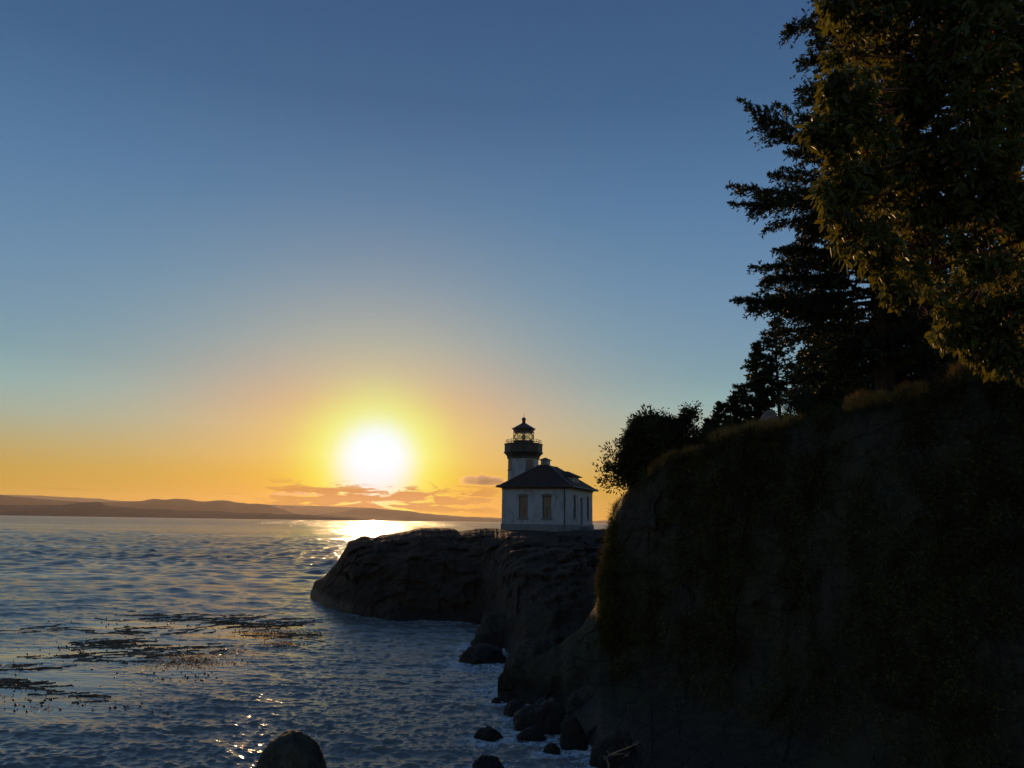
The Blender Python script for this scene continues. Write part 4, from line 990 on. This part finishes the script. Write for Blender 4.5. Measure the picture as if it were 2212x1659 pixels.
def cliff_scrub():
    rng = np.random.default_rng(31); o = bpy.data.objects['bluff']; me = o.data
    V = np.empty(len(me.vertices)*3, np.float32); me.vertices.foreach_get('co', V); V = V.reshape(-1, 3)
    N = np.empty(len(me.vertices)*3, np.float32); me.vertices.foreach_get('normal', N); N = N.reshape(-1, 3)
    px = 1106+FP*V[:, 0]/V[:, 1]
    ok = (px > 1300) & (px < 2700) & (V[:, 2] > 1.5) & (V[:, 2] < 12.6)
    dens = fbm(V*np.array([0.35, 0.35, 0.22]), 4, 77)+0.35*fbm(V*1.7, 2, 79)
    w = np.where(ok, np.clip(dens+0.14, 0, 0.4), 0)*V[:, 1]**1.0; w = w/w.sum()
    def batch(name, label, n, lo, hi, half, mat, droop, spread):
        i = rng.choice(len(V), n, p=w); P = V[i]+rng.normal(0, 0.10, (n, 3)); out = N[i]*np.sign((N[i]*(-V[i]+[0, 0, 8])).sum(1))[:, None]
        P = P+out*0.03; D = unit(out*0.6+np.array([0, 0, droop])+rng.normal(0, spread, (n, 3)))
        ob = link(name, leaf_mesh(name, P, D, rng.uniform(lo, hi, n), half, rng, 'diamond', 0.3), mat); tag(ob, label, 'plants', kind='stuff')
    batch('cliff_grass', 'dull grass tufts and trailing stems over the shaded bluff face', 95000, 0.12, 0.45, 0.011, M_GREEN, 0.25, 0.55)
    batch('cliff_ivy', 'low leafy scrub growing in patches on the bluff face', 75000, 0.05, 0.15, 0.03, M_FIR2, 0.1, 0.8)
cliff_scrub()
def dry_branch():
    m = MB(); Y = 21.5
    def P(px, py, dY=0): v = at(px, py, Y+dY); return Vector((v.x, v.y, v.z))
    a = [P(1314, 1665), P(1315, 1650), P(1309, 1640), P(1318, 1630), P(1338, 1622), P(1357, 1615), P(1368, 1610), P(1378, 1607)]
    o0 = a[0].copy(); m.tube([p-o0 for p in a], [0.03, 0.028, 0.03, 0.024, 0.02, 0.018, 0.014, 0.008], 6)
    b = [P(1318, 1632), P(1335, 1629), P(1348, 1628), P(1354, 1631)]; m.tube([p-o0 for p in b], [0.016, 0.013, 0.011, 0.008], 5)
    rng = random.Random(4)
    for q in (a[3], a[5], a[6], a[7], b[3], a[2]):
        for _ in range(4):
            d = Vector((rng.uniform(-1, 1), rng.uniform(-.5, .5), rng.uniform(-.6, 1))).normalized()*rng.uniform(0.06, 0.16); m.tube([q-o0, q-o0+d], [0.011, 0.004], 4)
    o = m.build('dry_branch', mat_bark('bleached_wood', (0.20, 0.13, 0.08), (0.36, 0.25, 0.16)), smooth=True); o.location = o0
    tag(o, 'bleached dry branch sticking out of the cliff foot at the bottom of the picture', 'branch')
dry_branch()

# ------------------------------------------------------------------ kelp
def kelp():
    rng = np.random.default_rng(21)
    m, t, b, o_ = material('wet_kelp'); n = t.noise(pos(t), 6, 4, 0.6)
    t.put(b.inputs['Base Color'], t.mix((0.075, 0.042, 0.014, 1), (0.24, 0.15, 0.045, 1), t.range(n, 0.4, 0.6))); b.inputs['Roughness'].default_value = 0.32; b.inputs['Specular IOR Level'].default_value = 0.35
    tr = t.n('ShaderNodeBsdfTranslucent'); tr.inputs[0].default_value = (0.34, 0.20, 0.05, 1); mx = t.n('ShaderNodeMixShader'); mx.inputs[0].default_value = 0.4
    m.node_tree.links.new(b.outputs[0], mx.inputs[1]); m.node_tree.links.new(tr.outputs[0], mx.inputs[2]); m.node_tree.links.new(mx.outputs[0], o_.inputs[0])
    V = []; F = []; nv = 0
    def surf(x, y):
        dx, dy, dz, c = waves(np.array(x), np.array(y)); return dz
    strands = []
    main = [(360, 1334, 140, 8, 26), (520, 1340, 130, 9, 26), (240, 1392, 130, 10, 40), (190, 1420, 120, 8, 22), (450, 1400, 80, 9, 12), (120, 1360, 110, 8, 10), (50, 1440, 80, 8, 12), (30, 1476, 60, 9, 34), (300, 1365, 150, 10, 20), (160, 1500, 110, 14, 12), (330, 1410, 90, 8, 16), (560, 1350, 80, 8, 20), (620, 1345, 60, 7, 16), (640, 1372, 50, 6, 8)]
    for (px, py, ra, rb, n_) in main:
        for _ in range(n_):
            a, c = px+rng.normal(0, ra*0.5), py+rng.normal(0, rb*0.6)
            if c < 1318 or a > 720: continue
            ln = rng.uniform(25, 120)*(0.6 if rng.random() < 0.5 else 1); k = max(int(ln/5), 5); slope = rng.normal(-0.03, 0.05); cur = rng.normal(0, 0.0009)
            u = np.linspace(-ln/2, ln/2, k); pys = c+u*slope+cur*u*u*1.2; pts = [on_water(a+uu, yy) for uu, yy in zip(u, pys)]
            x = np.array([p.x for p in pts]); y = np.array([p.y for p in pts]) + rng.normal(0, 0.05, k)
            strands.append((x, y, rng.uniform(0.015, 0.08) if rng.random() < 0.75 else rng.uniform(0.08, 0.2)))
    ax = np.concatenate([s[0] for s in strands]); ay = np.concatenate([s[1] for s in strands]); az_ = surf(ax, ay); p0 = 0
    for x, y, w in strands:
        k = len(x); z = az_[p0:p0+k]; p0 += k; prof = w*np.sin(np.linspace(0.15, np.pi-0.1, k))**0.5*rng.uniform(0.6, 1.2, k)
        tx_ = np.gradient(x); ty_ = np.gradient(y); L_ = np.hypot(tx_, ty_)+1e-6; nx, ny = -ty_/L_, tx_/L_
        bump_ = 0.035+rng.uniform(-0.015, 0.02, k)
        V += [np.stack([x+nx*prof, y+ny*prof, z-0.01], -1), np.stack([x, y, z+bump_], -1), np.stack([x-nx*prof, y-ny*prof, z-0.01], -1)]
        i = np.arange(k-1)
        F.append(np.stack([nv+i, nv+i+1, nv+k+i+1, nv+k+i], -1)); F.append(np.stack([nv+k+i, nv+k+i+1, nv+2*k+i+1, nv+2*k+i], -1)); nv += 3*k
    me = mesh_np('kelp_fronds', np.concatenate(V), [np.concatenate(F)], True)
    ob = link('kelp_fronds', me, m); tag(ob, 'brown kelp fronds trailing on the calm water at lower left', 'kelp', kind='stuff')
    # leaf tips standing out of the water in dense speckled beds
    pp = []
    for (px, py, ra, rb, n_) in [(600, 1352, 70, 12, 5200), (690, 1356, 50, 10, 2200), (640, 1378, 50, 8, 1600), (450, 1412, 95, 15, 6500), (520, 1395, 60, 8, 1200), (380, 1396, 60, 7, 600), (40, 1476, 70, 10, 500), (170, 1500, 60, 9, 260), (300, 1470, 160, 30, 120)]:
        pp.append(np.stack([px+rng.normal(0, ra*0.5, n_), py+rng.normal(0, rb*0.5, n_)], -1))
    pp = np.concatenate(pp); hzv = 1127.4+(pp[:, 0]-1106)*math.tan(ROLL); Yv = EYE*FP/np.maximum(pp[:, 1]-hzv, 5); X = (pp[:, 0]-1106)/FP*Yv
    z = surf(X, Yv); n_ = len(X); P = np.stack([X, Yv, z-0.02], -1); D = rng.normal(0, 1, (n_, 3))*np.array([1.8, 1, 0.16])+np.array([0, 0, 0.12])
    me = leaf_mesh('kelp_tips', P, D, rng.uniform(0.06, 0.20, n_), rng.uniform(0.012, 0.03, n_), rng, 'diamond', 0.4)
    ob = link('kelp_tips', me, m); tag(ob, 'speckled beds of small kelp tips breaking the surface', 'kelp', kind='stuff')
    # bulbs (floats) lifting their necks out of the water
    import bmesh
    bm = bmesh.new(); bmesh.ops.create_icosphere(bm, subdivisions=2, radius=1.0); S = np.array([v.co[:] for v in bm.verts]); SF = np.array([[v.index for v in f.verts] for f in bm.faces]); bm.free()
    q = []
    for (px, py, ra, rb, n_) in [(280, 1390, 170, 26, 60), (120, 1470, 120, 34, 40), (470, 1405, 110, 24, 36), (600, 1350, 90, 14, 40), (420, 1440, 160, 10, 34), (250, 1500, 170, 22, 26), (330, 1335, 150, 10, 30)]:
        q.append(np.stack([px+rng.normal(0, ra*0.5, n_), py+rng.normal(0, rb*0.5, n_)], -1))
    q = np.concatenate(q); q = q[(q[:, 0] < 680) & (q[:, 1] > 1322)]
    hzv = 1127.4+(q[:, 0]-1106)*math.tan(ROLL); Yv = EYE*FP/(q[:, 1]-hzv); X = (q[:, 0]-1106)/FP*Yv; z = surf(X, Yv); V = []; F = []
    for i in range(len(q)):
        s_ = rng.uniform(0.02, 0.055); F.append(SF+i*len(S)); V.append(S*s_*np.array([1.2, 1, 1.15])+np.array([X[i], Yv[i], z[i]+s_*0.15]))
    me = mesh_np('kelp_floats', np.concatenate(V), [np.concatenate(F)], True)
    ob = link('kelp_floats', me, m); tag(ob, 'round kelp floats bobbing among the fronds', 'kelp', kind='stuff')
kelp()

# ------------------------------------------------------------------ clouds, kilometres out and above the haze
def clouds():
    mt = bpy.data.materials.new('cloud_vapour'); mt.use_nodes = True; nt = mt.node_tree
    nt.nodes.remove(nt.nodes['Principled BSDF']); v = nt.nodes.new('ShaderNodeVolumePrincipled')
    v.inputs['Color'].default_value = (1.0, 0.84, 0.70, 1); v.inputs['Density'].default_value = 0.0048; v.inputs['Anisotropy'].default_value = 0.45
    nt.links.new(v.outputs[0], nt.nodes['Material Output'].inputs['Volume'])
    for k, (px, py, w, h, lobes, lab) in enumerate([
        (1046, 1043, 54, 13, [(-0.50, 0.3, .42, .9), (-0.12, 0.25, .40, 1.1), (0.42, 0.2, .46, .85), (0.0, -0.1, .9, .45)], 'small dark cloud just left of the lighthouse tower'),
        (640, 1068, 58, 6, [(-0.55, 0, .4, .8), (0.1, 0.1, .5, 1.0), (0.6, -0.1, .4, .6)], 'thin dark bar of cloud low down left of the sun')]):
        Y = 17000.0; c = at(px, py, Y); m = 1/FP*Y; V = []; F = []
        for q, (ox, oz, sx, sz) in enumerate(lobes):
            me = rock_mesh('tmp', 500+k*10+q, 1, 1, 1, 5, 0.42, 0.5); P = np.empty(len(me.vertices)*3, np.float32); me.vertices.foreach_get('co', P); P = P.reshape(-1, 3)
            f = np.empty(len(me.polygons)*3, np.int32); me.polygons.foreach_get('vertices', f); bpy.data.meshes.remove(me)
            P[:, 2] = np.where(P[:, 2] < -0.35, -0.35+(P[:, 2]+0.35)*0.25, P[:, 2])
            F.append(f.reshape(-1, 3)+sum(len(a) for a in V)); V.append(P*np.array([w*m*sx, h*m*2.0, h*m*sz])+np.array([ox*w*m, (q % 2)*h*m, oz*h*m]))
        o = link('cloud', mesh_np('cloud', np.concatenate(V), [np.concatenate(F)], True), mt); o.location = c
        tag(o, lab, 'cloud', 'low clouds over the horizon')
        r = o.modifiers.new('join', 'REMESH'); r.mode = 'VOXEL'; r.voxel_size = h*m*0.07
clouds()

#HAZE
def build_haze():
    m = MB(); m.box((-17500, -1800, -8), (15000, 18600, 480))
    mt = bpy.data.materials.new('haze_air'); mt.use_nodes = True; nt = mt.node_tree
    nt.nodes.remove(nt.nodes['Principled BSDF']); v = nt.nodes.new('ShaderNodeVolumePrincipled')
    v.inputs['Color'].default_value = (0.80, 0.72, 0.66, 1); v.inputs['Density'].default_value = 0.000020; v.inputs['Anisotropy'].default_value = 0.5
    nt.links.new(v.outputs[0], nt.nodes['Material Output'].inputs['Volume'])
    o = m.build('haze', mt); tag(o, kind='stuff', label='thin sunlit sea haze')
build_haze()
